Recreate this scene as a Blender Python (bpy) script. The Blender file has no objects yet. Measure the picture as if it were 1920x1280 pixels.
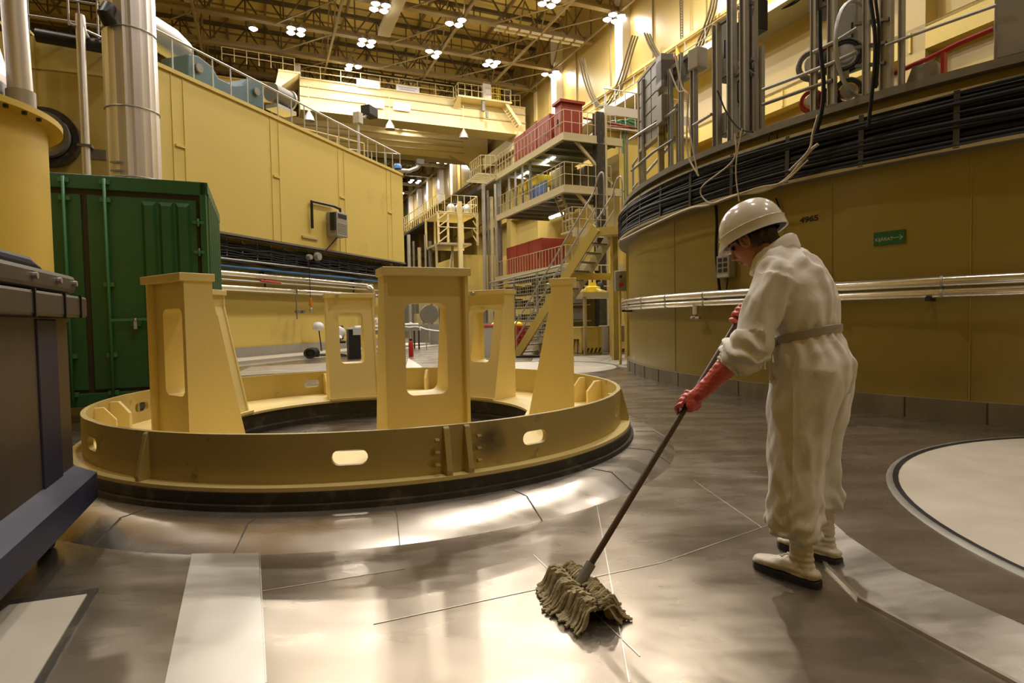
import bpy, bmesh, math, random
from mathutils import Vector, Matrix, noise
R = math.radians
PI = math.pi
random.seed(7)
SC = bpy.context.scene
COL = SC.collection

# ------------------------------------------------------------------ camera, world, exposure
EYE = 1.08
FPX, PITCH, ROLL = 1100.0, .0382, -.0184
cam_d = bpy.data.cameras.new('camera')
cam = bpy.data.objects.new('camera', cam_d)
COL.objects.link(cam)
cam_d.sensor_width = 36.0
cam_d.lens = FPX / 1920 * 36
cam_d.clip_start = .05
cam_d.clip_end = 400
CM = Matrix.Rotation(PI / 2 - PITCH, 4, 'X') @ Matrix.Rotation(ROLL, 4, 'Z')
CM.translation = (0, 0, EYE)
cam.matrix_world = CM
SC.camera = cam

world = bpy.data.worlds.new('world')
SC.world = world
world.use_nodes = True
world.node_tree.nodes['Background'].inputs[0].default_value = (1.0, .86, .62, 1)
world.node_tree.nodes['Background'].inputs[1].default_value = .05

SC.view_settings.view_transform = 'Standard'
SC.view_settings.look = 'None'
SC.view_settings.gamma = 1
SC.view_settings.exposure = 0.28
SC.view_settings.use_curve_mapping = False
SC.cycles.use_denoising = True
SC.cycles.max_bounces = 6
SC.cycles.diffuse_bounces = 4
SC.cycles.glossy_bounces = 3
SC.cycles.sample_clamp_indirect = 6
SC.cycles.caustics_reflective = False
SC.cycles.caustics_refractive = False

LAMP_POWER = 585.0
LAMP_COL = (1.0, .94, .83)

# hall frame: u runs down the hall, v across it
U = Vector((-.392, .920, 0)); V = Vector((.920, .392, 0)); Z = Vector((0, 0, 1))
def hp(s, t, z=0): return U * s + V * t + Z * z

def ray(px, py):
    return (CM.to_3x3() @ Vector(((px - 960) / FPX, (640 - py) / FPX, -1)))
def fl(px, py, z=0):
    d = ray(px, py); return Vector((0, 0, EYE)) + d * ((z - EYE) / d.z)
def at(px, py, Y):
    d = ray(px, py); return Vector((0, 0, EYE)) + d * (Y / d.y)
def onT(px, py, t):      # point on the vertical plane t = const of the hall
    d = ray(px, py); k = t / d.dot(V); p = Vector((0, 0, EYE)) + d * k
    return p.dot(U), p.z
def onS(px, py, s):
    d = ray(px, py); k = s / d.dot(U); p = Vector((0, 0, EYE)) + d * k
    return p.dot(V), p.z

# ------------------------------------------------------------------ materials
MATS = {}
def mat(name, col, rough=.5, metal=0, noise_amt=0, noise_scale=4, bump=0, bump_scale=20, emit=None, spec=.5,
        coat=0, stretch=None, dirt=None, dirt_scale=2, dirt_lo=.5, dirt_hi=.7, rough_var=0):
    if name in MATS: return MATS[name]
    m = bpy.data.materials.new(name); m.use_nodes = True
    nt = m.node_tree; N = nt.nodes; L = nt.links
    b = N['Principled BSDF']
    b.inputs['Base Color'].default_value = (*col, 1)
    b.inputs['Roughness'].default_value = rough
    b.inputs['Metallic'].default_value = metal
    b.inputs['Specular IOR Level'].default_value = spec
    if coat: b.inputs['Coat Weight'].default_value = coat
    if emit:
        b.inputs['Emission Color'].default_value = (*emit[:3], 1)
        b.inputs['Emission Strength'].default_value = emit[3]
    tc = N.new('ShaderNodeTexCoord'); src = tc.outputs['Object']
    if stretch:
        mp = N.new('ShaderNodeMapping'); mp.inputs['Scale'].default_value = stretch
        L.new(src, mp.inputs[0]); src = mp.outputs[0]
    colout = None
    if noise_amt:
        n = N.new('ShaderNodeTexNoise'); n.inputs['Scale'].default_value = noise_scale
        n.inputs['Detail'].default_value = 5; L.new(src, n.inputs['Vector'])
        mx = N.new('ShaderNodeMix'); mx.data_type = 'RGBA'
        mx.inputs['A'].default_value = (*[c * (1 - noise_amt) for c in col], 1)
        mx.inputs['B'].default_value = (*[min(1, c * (1 + noise_amt)) for c in col], 1)
        L.new(n.outputs['Fac'], mx.inputs['Factor']); colout = mx.outputs['Result']
    if dirt:
        n2 = N.new('ShaderNodeTexNoise'); n2.inputs['Scale'].default_value = dirt_scale
        n2.inputs['Detail'].default_value = 7; n2.inputs['Roughness'].default_value = .65
        L.new(src, n2.inputs['Vector'])
        mr = N.new('ShaderNodeMapRange'); mr.inputs['From Min'].default_value = dirt_lo
        mr.inputs['From Max'].default_value = dirt_hi; L.new(n2.outputs['Fac'], mr.inputs['Value'])
        mx2 = N.new('ShaderNodeMix'); mx2.data_type = 'RGBA'
        mx2.inputs['A'].default_value = (*col, 1)
        if colout: L.new(colout, mx2.inputs['A'])
        mx2.inputs['B'].default_value = (*dirt, 1)
        L.new(mr.outputs['Result'], mx2.inputs['Factor']); colout = mx2.outputs['Result']
    if colout: L.new(colout, b.inputs['Base Color'])
    if rough_var:
        n4 = N.new('ShaderNodeTexNoise'); n4.inputs['Scale'].default_value = noise_scale * 1.7
        n4.inputs['Detail'].default_value = 6; L.new(src, n4.inputs['Vector'])
        mr4 = N.new('ShaderNodeMapRange'); mr4.inputs['From Min'].default_value = .3; mr4.inputs['From Max'].default_value = .7
        mr4.inputs['To Min'].default_value = max(.03, rough - rough_var); mr4.inputs['To Max'].default_value = rough + rough_var
        L.new(n4.outputs['Fac'], mr4.inputs['Value']); L.new(mr4.outputs['Result'], b.inputs['Roughness'])
    if bump:
        n3 = N.new('ShaderNodeTexNoise'); n3.inputs['Scale'].default_value = bump_scale
        n3.inputs['Detail'].default_value = 4; L.new(src, n3.inputs['Vector'])
        bp = N.new('ShaderNodeBump'); bp.inputs['Strength'].default_value = 1
        bp.inputs['Distance'].default_value = bump
        L.new(n3.outputs['Fac'], bp.inputs['Height']); L.new(bp.outputs['Normal'], b.inputs['Normal'])
    MATS[name] = m
    return m

YEL = (.66, .47, .13)
M = dict(
    wall=mat('wall_paint', (.70, .53, .135), .55, noise_amt=.06, noise_scale=.6, bump=.004, bump_scale=2.2, dirt=(.50, .34, .09), dirt_scale=.5, dirt_lo=.58, dirt_hi=.8),
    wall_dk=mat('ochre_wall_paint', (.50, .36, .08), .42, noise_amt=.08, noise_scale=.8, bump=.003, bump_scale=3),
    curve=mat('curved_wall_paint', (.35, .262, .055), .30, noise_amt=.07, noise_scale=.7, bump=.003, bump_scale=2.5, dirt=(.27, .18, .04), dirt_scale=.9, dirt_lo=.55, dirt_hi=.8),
    frame=mat('cream_yellow_paint', (.89, .72, .30), .45, noise_amt=.05, noise_scale=2, bump=.0015, bump_scale=30),
    skirt=mat('scuffed_yellow_paint', (.50, .385, .13), .5, noise_amt=.10, noise_scale=3, dirt=(.10, .07, .03), dirt_scale=5, dirt_lo=.62, dirt_hi=.78),
    crane=mat('crane_cream_paint', (.78, .65, .31), .5, noise_amt=.04, noise_scale=1),
    ceil=mat('roof_deck_paint', (.92, .71, .24), .7, noise_amt=.12, noise_scale=.5),
    truss=mat('truss_steel_brown', (.11, .08, .035), .6, noise_amt=.15),
    truss_lt=mat('truss_steel_tan', (.30, .225, .10), .6, noise_amt=.1),
    hallw=mat('hall_wall_panel', (.50, .37, .11), .33, noise_amt=.08, noise_scale=.7, bump=.01, bump_scale=1.2),
    pil=mat('pale_pilaster', (.78, .72, .60), .35),
    conc=mat('concrete_plinth', (.20, .165, .11), .6, noise_amt=.25, noise_scale=5, dirt=(.32, .27, .18), dirt_scale=2, dirt_lo=.5, dirt_hi=.75, stretch=(1, 1, .4)),
    steel=mat('galvanised_steel', (.46, .45, .42), .45, .6, noise_amt=.15, noise_scale=6),
    steel_dk=mat('dull_grey_steel', (.23, .215, .18), .5, .4, noise_amt=.2, noise_scale=6),
    alu=mat('aluminium_cladding', (.80, .77, .75), .38, .8, noise_amt=.08, noise_scale=3, bump=.004, bump_scale=3, stretch=(3, 3, .25)),
    chrome=mat('polished_pipe_cladding', (.86, .84, .78), .22, .95, bump=.003, bump_scale=8),
    black=mat('black_rubber', (.012, .012, .011), .45),
    blackw=mat('worn_black_steel', (.045, .038, .026), .5, .2, noise_amt=.4, noise_scale=8, dirt=(.16, .14, .09), dirt_scale=6, dirt_lo=.55, dirt_hi=.75),
    cable=mat('black_cable', (.010, .009, .007), .6, spec=.25),
    cable_lt=mat('pale_cable', (.62, .52, .36), .5),
    green=mat('container_green', (.022, .105, .035), .42, noise_amt=.18, noise_scale=3, bump=.002, bump_scale=20),
    green_lt=mat('container_rod_green', (.05, .20, .08), .4),
    seal=mat('brown_door_seal', (.055, .038, .022), .6),
    skip=mat('skip_grey_blue', (.075, .058, .043), .42, .2, noise_amt=.3, noise_scale=2, bump=.003, bump_scale=4),
    skipb=mat('skip_dark_blue', (.009, .010, .035), .55, noise_amt=.2, noise_scale=4),
    tank=mat('tank_yellow', (.74, .53, .10), .4, noise_amt=.06, noise_scale=1),
    red=mat('red_oxide_paint', (.27, .032, .013), .5, noise_amt=.15, noise_scale=2),
    red2=mat('signal_red', (.55, .03, .02), .4),
    white=mat('white_board', (.86, .84, .82), .5),
    offw=mat('offwhite_floor_paint', (.56, .505, .41), .45, noise_amt=.05, noise_scale=3, rough_var=.1),
    blue=mat('blue_pipe_paint', (.09, .25, .62), .35),
    bluem=mat('machine_blue', (.07, .13, .155), .5, noise_amt=.1),
    bluec=mat('blue_curtain', (.12, .20, .42), .7),
    orange=mat('orange_paint', (.75, .22, .02), .5),
    yellow=mat('bright_yellow', (.85, .62, .02), .5),
    plat=mat('platform_paint', (.50, .42, .23), .55, noise_amt=.1),
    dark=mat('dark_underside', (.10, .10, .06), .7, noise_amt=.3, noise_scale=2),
    grill=mat('grey_cabinet', (.36, .34, .30), .45, .1, noise_amt=.08),
    helmet=mat('helmet_white', (.85, .81, .72), .18, coat=.4),
    cloth=mat('white_cotton', (.93, .90, .84), .8, noise_amt=.05, noise_scale=5, bump=.009, bump_scale=11, spec=.25, stretch=(1, 1, .55)),
    belt=mat('grey_belt', (.42, .38, .31), .7),
    skin=mat('skin', (.50, .22, .115), .45, noise_amt=.08, noise_scale=25),
    hair=mat('dark_brown_hair', (.035, .018, .009), .45, noise_amt=.5, noise_scale=50, bump=.003, bump_scale=60, stretch=(1, 1, .25)),
    lip=mat('lips', (.42, .10, .07), .4),
    eye=mat('eye_dark', (.02, .012, .01), .15),
    glove=mat('pink_rubber_glove', (.72, .13, .11), .35, noise_amt=.15, noise_scale=18, bump=.003, bump_scale=35),
    boot=mat('pale_boot_leather', (.80, .73, .58), .5, noise_amt=.1, noise_scale=12, bump=.003, bump_scale=30),
    sole=mat('black_sole', (.012, .011, .01), .5),
    wood=mat('dark_mop_handle', (.075, .042, .018), .4, noise_amt=.3, noise_scale=12, stretch=(6, 6, .6)),
    mop=mat('grey_mop_yarn', (.42, .35, .20), .9, noise_amt=.45, noise_scale=30, bump=.006, bump_scale=60),
    lampon=mat('lamp_glow', (1, 1, 1), .5, emit=(1, .93, .96, 60)),
    tube=mat('tube_glow', (1, 1, 1), .5, emit=(1, .95, .88, 14)),
    scorch=mat('scorched_paint', (.20, .12, .045), .55, noise_amt=.5, noise_scale=6),
    green_s=mat('sign_green', (.01, .12, .035), .45),
    sign_l=mat('sign_lettering', (.42, .50, .30), .5),
    ink=mat('black_stencil', (.02, .015, .01), .7),
    greytxt=mat('grey_lettering', (.50, .50, .52), .7),
)

def scorch(m, c, r):      # a burnt patch on the paint with its own shape
    nt = m.node_tree; N = nt.nodes; L = nt.links; b = N['Principled BSDF']; src = b.inputs['Base Color'].links[0].from_socket
    tc = N.new('ShaderNodeTexCoord'); mp = N.new('ShaderNodeMapping'); mp.vector_type = 'TEXTURE'; mp.inputs['Location'].default_value = c; mp.inputs['Scale'].default_value = r
    L.new(tc.outputs['Object'], mp.inputs[0]); ln = N.new('ShaderNodeVectorMath'); ln.operation = 'LENGTH'; L.new(mp.outputs[0], ln.inputs[0])
    nn_ = N.new('ShaderNodeTexNoise'); nn_.inputs['Scale'].default_value = 14; nn_.inputs['Detail'].default_value = 6; L.new(tc.outputs['Object'], nn_.inputs['Vector'])
    ad = N.new('ShaderNodeMath'); ad.operation = 'ADD'; L.new(ln.outputs['Value'], ad.inputs[0]); L.new(nn_.outputs['Fac'], ad.inputs[1])
    mr = N.new('ShaderNodeMapRange'); mr.inputs['From Min'].default_value = .6; mr.inputs['From Max'].default_value = 1.5; mr.inputs['To Min'].default_value = .85; mr.inputs['To Max'].default_value = 0
    L.new(ad.outputs[0], mr.inputs['Value']); mx = N.new('ShaderNodeMix'); mx.data_type = 'RGBA'; mx.inputs['B'].default_value = (.06, .035, .015, 1)
    L.new(mr.outputs['Result'], mx.inputs['Factor']); L.new(src, mx.inputs['A']); L.new(mx.outputs['Result'], b.inputs['Base Color'])
scorch(M['skirt'], (2.17 * math.cos(R(300.5)), 2.17 * math.sin(R(300.5)), .37), (.13, .13, .16))
# the trodden metal floor
def floor_mat(name, base, rough, lo, hi):
    m = bpy.data.materials.new(name); m.use_nodes = True; nt = m.node_tree; N = nt.nodes; L = nt.links
    b = N['Principled BSDF']; b.inputs['Metallic'].default_value = .82
    tc = N.new('ShaderNodeTexCoord')
    def nz(scale, det, sx=1, sy=1, rot=0):
        mp = N.new('ShaderNodeMapping'); mp.inputs['Scale'].default_value = (sx, sy, 1); mp.inputs['Rotation'].default_value = (0, 0, rot)
        L.new(tc.outputs['Object'], mp.inputs[0]); n = N.new('ShaderNodeTexNoise'); n.inputs['Scale'].default_value = scale
        n.inputs['Detail'].default_value = det; n.inputs['Roughness'].default_value = .6; L.new(mp.outputs[0], n.inputs['Vector']); return n.outputs['Fac']
    a = nz(1.3, 4); s = nz(1.3, 3, 1, 3.2, -.65); f = nz(5, 3)
    mx = N.new('ShaderNodeMix'); mx.data_type = 'RGBA'
    mx.inputs['A'].default_value = (*[c * .86 for c in base], 1); mx.inputs['B'].default_value = (*[min(1, c * 1.12) for c in base], 1)
    ad = N.new('ShaderNodeMath'); ad.operation = 'ADD'; L.new(a, ad.inputs[0])
    m2 = N.new('ShaderNodeMath'); m2.operation = 'MULTIPLY_ADD'; m2.inputs[1].default_value = .7; m2.inputs[2].default_value = -.35
    L.new(s, m2.inputs[0]); L.new(m2.outputs[0], ad.inputs[1]); L.new(ad.outputs[0], mx.inputs['Factor']); L.new(mx.outputs['Result'], b.inputs['Base Color'])
    mr = N.new('ShaderNodeMapRange'); mr.inputs['From Min'].default_value = .3; mr.inputs['From Max'].default_value = .75
    mr.inputs['To Min'].default_value = lo; mr.inputs['To Max'].default_value = hi; L.new(s, mr.inputs['Value'])
    m5 = N.new('ShaderNodeMath'); m5.operation = 'MULTIPLY_ADD'; m5.inputs[1].default_value = .05; m5.inputs[2].default_value = -.025
    L.new(f, m5.inputs[0]); a2 = N.new('ShaderNodeMath'); a2.operation = 'ADD'; a2.use_clamp = True
    L.new(mr.outputs['Result'], a2.inputs[0]); L.new(m5.outputs[0], a2.inputs[1]); L.new(a2.outputs[0], b.inputs['Roughness'])
    b1 = N.new('ShaderNodeBump'); b1.inputs['Distance'].default_value = .012; b1.inputs['Strength'].default_value = 1
    L.new(nz(1.3, 2), b1.inputs['Height'])
    b2 = N.new('ShaderNodeBump'); b2.inputs['Distance'].default_value = .0007; b2.inputs['Strength'].default_value = 1
    L.new(nz(7, 2), b2.inputs['Height']); L.new(b1.outputs['Normal'], b2.inputs['Normal'])
    L.new(b2.outputs['Normal'], b.inputs['Normal'])
    return m
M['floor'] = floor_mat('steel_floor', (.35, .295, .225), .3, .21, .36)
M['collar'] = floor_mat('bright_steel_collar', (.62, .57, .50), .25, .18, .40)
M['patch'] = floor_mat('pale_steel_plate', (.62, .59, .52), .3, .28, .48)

# ------------------------------------------------------------------ mesh builder
WM = {}
class MB:
    def __init__(s): s.v = []; s.f = []; s.sm = []
    def add(s, vs, fs, smooth=False):
        o = len(s.v); s.v += [Vector(p) for p in vs]
        for f in fs: s.f.append([i + o for i in f]); s.sm.append(smooth)
        return s
    def box(s, c, size, rz=0, ax=None):
        c = Vector(c)
        if ax is None: ax = (Vector((math.cos(rz), math.sin(rz), 0)), Vector((-math.sin(rz), math.cos(rz), 0)), Z)
        h = [Vector(a) * (k / 2) for a, k in zip(ax, size)]
        vs = [c + h[0] * i + h[1] * j + h[2] * k for k in (-1, 1) for j in (-1, 1) for i in (-1, 1)]
        return s.add(vs, [(0, 2, 3, 1), (4, 5, 7, 6), (0, 1, 5, 4), (2, 6, 7, 3), (0, 4, 6, 2), (1, 3, 7, 5)])
    def hbox(s, s0, s1, t0, t1, z0, z1):
        return s.box(hp((s0 + s1) / 2, (t0 + t1) / 2, (z0 + z1) / 2), (abs(s1 - s0), abs(t1 - t0), abs(z1 - z0)), ax=(U, V, Z))
    def beam(s, p, q, w, h=None, up=Z):
        p = Vector(p); q = Vector(q); h = h or w; d = (q - p)
        if d.length < 1e-6: return s
        dn = d.normalized(); up = Vector(up)
        if abs(dn.dot(up)) > .98: up = Vector((1, 0, 0)) if abs(dn.x) < .9 else Vector((0, 1, 0))
        sd = dn.cross(up).normalized(); uu = sd.cross(dn)
        return s.box((p + q) / 2, (d.length, w, h), ax=(dn, sd, uu))
    def tube(s, pts, r, n=8, closed=False, cap=True):
        pts = [Vector(p) for p in pts]; m = len(pts)
        rr = r if isinstance(r, (list, tuple)) else [r] * m
        prev = None; rings = []
        for i, p in enumerate(pts):
            if closed: t = pts[(i + 1) % m] - pts[i - 1]
            else: t = pts[min(i + 1, m - 1)] - pts[max(i - 1, 0)]
            t = t.normalized()
            if prev is None:
                a = Z if abs(t.z) < .9 else Vector((1, 0, 0))
                x = t.cross(a).normalized()
            else:
                x = (prev - t * prev.dot(t)).normalized()
            prev = x; y = t.cross(x)
            rings.append([p + x * (rr[i] * math.cos(2 * PI * k / n)) + y * (rr[i] * math.sin(2 * PI * k / n)) for k in range(n)])
        vs = [q for g in rings for q in g]; fs = []
        for i in range(m if closed else m - 1):
            a = i * n; b = ((i + 1) % m) * n
            for k in range(n): fs.append((a + k, a + (k + 1) % n, b + (k + 1) % n, b + k))
        if cap and not closed:
            fs.append(tuple(range(n))[::-1]); fs.append(tuple((m - 1) * n + k for k in range(n)))
        return s.add(vs, fs, True)
    def cyl(s, p, q, r, n=16, r2=None): return s.tube([p, q], [r, r if r2 is None else r2], n)
    def lathe(s, prof, c=(0, 0, 0), n=48, a0=0, a1=2 * PI, closed_prof=False, axis=None, smooth=True):
        c = Vector(c); full = abs(a1 - a0 - 2 * PI) < 1e-6
        cnt = n if full else n + 1; m = len(prof); vs = []
        if axis: X, Y_, A = axis
        else: X, Y_, A = Vector((1, 0, 0)), Vector((0, 1, 0)), Z
        for i in range(cnt):
            a = a0 + (a1 - a0) * i / n
            for (r, z) in prof: vs.append(c + X * (r * math.cos(a)) + Y_ * (r * math.sin(a)) + A * z)
        fs = []
        for i in range(n):
            j = (i + 1) % cnt
            for k in range(m if closed_prof else m - 1):
                k2 = (k + 1) % m
                fs.append((i * m + k, j * m + k, j * m + k2, i * m + k2))
        if not full and closed_prof:
            fs.append(tuple(range(m))); fs.append(tuple(n * m + k for k in range(m))[::-1])
        return s.add(vs, fs, smooth)
    def prism(s, poly, d):      # poly of 3D points, extruded by vector d
        n = len(poly); poly = [Vector(p) for p in poly]; d = Vector(d)
        vs = poly + [p + d for p in poly]
        fs = [tuple(range(n))[::-1], tuple(range(n, 2 * n))] + [(i, (i + 1) % n, n + (i + 1) % n, n + i) for i in range(n)]
        return s.add(vs, fs)
    def ell(s, c, r, n=16, ax=None):
        c = Vector(c); ax = ax or (Vector((1, 0, 0)), Vector((0, 1, 0)), Z); vs = []; m = n // 2
        for j in range(m + 1):
            ph = PI * j / m
            for i in range(n):
                th = 2 * PI * i / n
                vs.append(c + Vector(ax[0]) * (r[0] * math.sin(ph) * math.cos(th)) + Vector(ax[1]) * (r[1] * math.sin(ph) * math.sin(th)) + Vector(ax[2]) * (r[2] * math.cos(ph)))
        fs = [(j * n + i, (j + 1) * n + i, (j + 1) * n + (i + 1) % n, j * n + (i + 1) % n) for j in range(m) for i in range(n)]
        return s.add(vs, fs, True)
    def build(s, name, m, parent=None, local=False, bevel=0):
        me = bpy.data.meshes.new(name)
        inv = WM[parent.name].inverted() if (parent is not None and not local) else None
        vs = [inv @ p for p in s.v] if inv else s.v
        off = None
        if parent is None and not local and vs:
            mn = [min(p[i] for p in vs) for i in range(3)]; mx = [max(p[i] for p in vs) for i in range(3)]
            off = Vector(((mn[0] + mx[0]) / 2, (mn[1] + mx[1]) / 2, mn[2])); vs = [p - off for p in vs]
        me.from_pydata([tuple(p) for p in vs], [], s.f)
        me.polygons.foreach_set('use_smooth', s.sm)
        bm = bmesh.new(); bm.from_mesh(me); bmesh.ops.remove_doubles(bm, verts=bm.verts, dist=1e-5)
        bmesh.ops.recalc_face_normals(bm, faces=bm.faces)
        for e in bm.edges:
            if len(e.link_faces) == 2 and e.calc_face_angle(0) > .7: e.smooth = False
        bm.to_mesh(me); bm.free()
        me.materials.append(M[m] if isinstance(m, str) else m)
        o = bpy.data.objects.new(name, me); COL.objects.link(o)
        if off is not None: o.location = off
        if parent is not None: o.parent = parent
        WM[o.name] = (WM[parent.name] if parent is not None else Matrix.Identity(4)) @ (Matrix.Translation(off) if off is not None else Matrix.Identity(4))
        if bevel:
            bv = o.modifiers.new('bevel', 'BEVEL'); bv.width = bevel; bv.segments = 2; bv.limit_method = 'ANGLE'; bv.angle_limit = .6
        return o

def tag(o, label, cat, group=None, kind=None):
    if label: o['label'] = label
    if cat: o['category'] = cat
    if group: o['group'] = group
    if kind: o['kind'] = kind
    return o
def thing(name, label, cat, loc=(0, 0, 0), rz=0, group=None):
    o = bpy.data.objects.new(name, None); COL.objects.link(o)
    o.empty_display_size = .1
    o.location = loc; o.rotation_euler = (0, 0, rz)
    WM[o.name] = Matrix.Translation(Vector(loc)) @ Matrix.Rotation(rz, 4, 'Z')
    return tag(o, label, cat, group)
def struct(name, mb, m, **k):
    o = mb.build(name, m, **k); o['kind'] = 'structure'; return o
def single(name, mb, m, label, cat, group=None, **k):
    return tag(mb.build(name, m, **k), label, cat, group)
def copy_tree(o, loc=None, rz=None, parent=None):
    c = o.copy(); COL.objects.link(c)
    if parent is not None: c.parent = parent
    if loc is not None: c.location = loc
    if rz is not None: c.rotation_euler = (0, 0, rz)
    for ch in list(o.children): copy_tree(ch, parent=c)
    return c
def lerp(a, b, t): return Vector(a) * (1 - t) + Vector(b) * t
def path_pts(pts, step):
    out = []
    for a, b in zip(pts[:-1], pts[1:]):
        L_ = (Vector(b) - Vector(a)).length; n = max(1, round(L_ / step))
        out += [lerp(a, b, i / n) for i in range(n)]
    return out + [Vector(pts[-1])]
def railing(label, pts, h, step, m, r=.02, rails=(1.0, .5), group=None, cat='railing', name='guard_railing', kick=0, post_r=None, parent=None):
    pts = [Vector(p) for p in pts]
    if parent is None: t = thing(name, label, cat, pts[0], 0, group)
    else:
        t = bpy.data.objects.new(name, None); COL.objects.link(t); t.parent = parent; t.location = WM[parent.name].inverted() @ pts[0]; WM[t.name] = Matrix.Translation(pts[0]) 
    for i, k in enumerate(rails):
        mb = MB(); mb.tube([p + Z * (h * k) for p in pts], r, 6)
        mb.build('handrail' if i == 0 else 'mid_rail', m, t)
    if kick:
        mb = MB()
        for a, b in zip(pts[:-1], pts[1:]): mb.beam(a + Z * kick / 2, b + Z * kick / 2, .02, kick)
        mb.build('kick_plate', m, t)
    pr = post_r or r
    mb = MB(); mb.tube([Vector((0, 0, 0)), Vector((0, 0, h))], pr, 6)
    base = None
    for p in path_pts(pts, step)[:99]:
        if base is None:
            base = mb.build('post', m, t, local=True); o = base
        else:
            o = base.copy(); COL.objects.link(o)
        o.location = p - pts[0]
    return t
def rrect(w, h, r, n=5, cx=0, cy=0):
    out = []
    for (sx, sy, a0) in ((1, 1, 0), (-1, 1, 90), (-1, -1, 180), (1, -1, 270)):
        for i in range(n + 1):
            a = R(a0 + 90 * i / n)
            out.append((cx + sx * (w / 2 - r) + r * math.cos(a), cy + sy * (h / 2 - r) + r * math.sin(a)))
    return out
def holed_rect(x0, x1, y0, y1, hole, fn):
    """quads between a rectangle and a hole loop inside it; fn maps (x,y)->Vector"""
    cx = sum(p[0] for p in hole) / len(hole); cy = sum(p[1] for p in hole) / len(hole)
    def out_pt(p):
        dx, dy = p[0] - cx, p[1] - cy; ts = []
        if dx > 1e-9: ts.append((x1 - cx) / dx)
        if dx < -1e-9: ts.append((x0 - cx) / dx)
        if dy > 1e-9: ts.append((y1 - cy) / dy)
        if dy < -1e-9: ts.append((y0 - cy) / dy)
        k = min(ts); return (cx + dx * k, cy + dy * k)
    loop = list(hole); outs = [out_pt(p) for p in loop]
    # snap the nearest outer point to each corner
    for c in ((x0, y0), (x1, y0), (x1, y1), (x0, y1)):
        i = min(range(len(outs)), key=lambda k: (outs[k][0] - c[0]) ** 2 + (outs[k][1] - c[1]) ** 2)
        outs[i] = c
    n = len(loop)
    vs = [fn(*p) for p in loop] + [fn(*p) for p in outs]
    fs = [(i, (i + 1) % n, n + (i + 1) % n, n + i) for i in range(n)]
    return vs, fs, loop, outs
def textmesh(txt, size, origin, xdir, ydir, m, name, parent=None, depth=.002, align='LEFT', fn=None):
    cu = bpy.data.curves.new(name, 'FONT'); cu.body = txt; cu.size = size; cu.extrude = depth; cu.align_x = align; cu.offset = size * .025
    tmp = bpy.data.objects.new(name, cu); COL.objects.link(tmp)
    dg = bpy.context.evaluated_depsgraph_get(); me = bpy.data.meshes.new_from_object(tmp.evaluated_get(dg))
    bpy.data.objects.remove(tmp); mb = MB()
    xd = Vector(xdir).normalized(); yd = Vector(ydir).normalized(); nd = xd.cross(yd)
    vs = [(Vector(origin) + xd * v.co.x + yd * v.co.y + nd * v.co.z) if fn is None else fn(v.co.x, v.co.y, v.co.z) for v in me.vertices]
    mb.add(vs, [tuple(p.vertices) for p in me.polygons])
    return mb.build(name, m, parent)
#@@STRUCT
# ------------------------------------------------------------------ lamps of the hall (seen ones under the roof trusses, then added fill lamps)
CHORD = 21.9
proto_lamp = None
def lamp_cluster(s, t, label, power=1.0, z=CHORD - .25, group='lamp clusters under the roof trusses', missing=(), big=1.0, first=[None]):
    c = hp(s, t, z)
    th = thing('lamp_cluster', label, 'lamp', c, 0, group)
    mb = MB(); mb.beam(c + V * -.7 + Z * .35, c + V * .7 + Z * .35, .08); mb.beam(c + Z * .35, c + Z * .9, .08)
    mb.beam(c + U * -.5 + Z * .35, c + U * .5 + Z * .35, .08)
    mb.build('frame', 'truss', th)
    k = 0
    for i in (-1, 1):
        for j in (-1, 1):
            k += 1
            if k in missing: continue
            q = c + V * (.33 * i * big) + U * (.36 * j * big)
            sh = MB(); sh.lathe([(.07, .36), (.09, .26), (.28, .02), (.295, .0)], q, 14); o = sh.build('shade', 'steel', th)
            bl = MB(); bl.lathe([(.001, -.13), (.15, -.10), (.25, -.02), (.27, .03)], q, 14); bl.build('bulb', 'lampon', o)
    ld = bpy.data.lights.new('lamp_light', 'AREA'); ld.shape = 'DISK'; ld.size = .6
    ld.energy = LAMP_POWER * power; ld.color = LAMP_COL; ld.spread = R(170)
    lo = bpy.data.objects.new('lamp_light', ld); COL.objects.link(lo); lo.location = (0, 0, -.2); lo.parent = th
    return th
for (s, t, lab, miss) in [
    (44.7, 2.9, 'first lit lamp cluster from the left along the middle truss', ()),
    (44.7, 7.8, 'lamp cluster on the middle truss above the white signs of the crane railing', ()),
    (44.7, 12.8, 'three-lamp cluster on the middle truss right of the crane signs', (2,)),
    (44.7, 17.7, 'lamp cluster on the middle truss above the right part of the crane', ()),
    (44.7, 23.0, 'lamp cluster at the right end of the middle truss beside a bright pilaster', (1,)),
    (45.0, -.2, 'single lit lamp left of all other lamps under the roof', (1, 2, 3)),
    (49.4, 7.5, 'three-lamp cluster low behind the middle truss, just above the crane railing', (4,)),
    (39.4, 7.8, 'lamp cluster at the top of the picture, left of the other clusters of its truss', ()),
    (39.4, 13.0, 'three-lamp cluster on the nearer truss, right of the long roof panel', (1,)),
    (34.8, 17.9, 'lamp cluster at the very top of the picture, nearest the middle', ()),
    (35.0, 23.0, 'lamp cluster nearest the right wall, above the cable loops', ()),
    (74, 22.3, 'far lamp cluster under the crane, highest of the three far ones', ()),
    (86, 21.5, 'far lamp cluster under the crane, middle of the three far ones', ()),
    (95, 21, 'far lamp cluster beside the edge of the yellow block, lowest of the three', ())]:
    lamp_cluster(s, t, lab, {(44.7, 23.0): .45, (35.0, 23.0): .45, (49.4, 7.5): .25}.get((s, t), 1.0 if s < 60 else .5), missing=miss, big=1.0 if s < 60 else 1.6)
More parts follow.
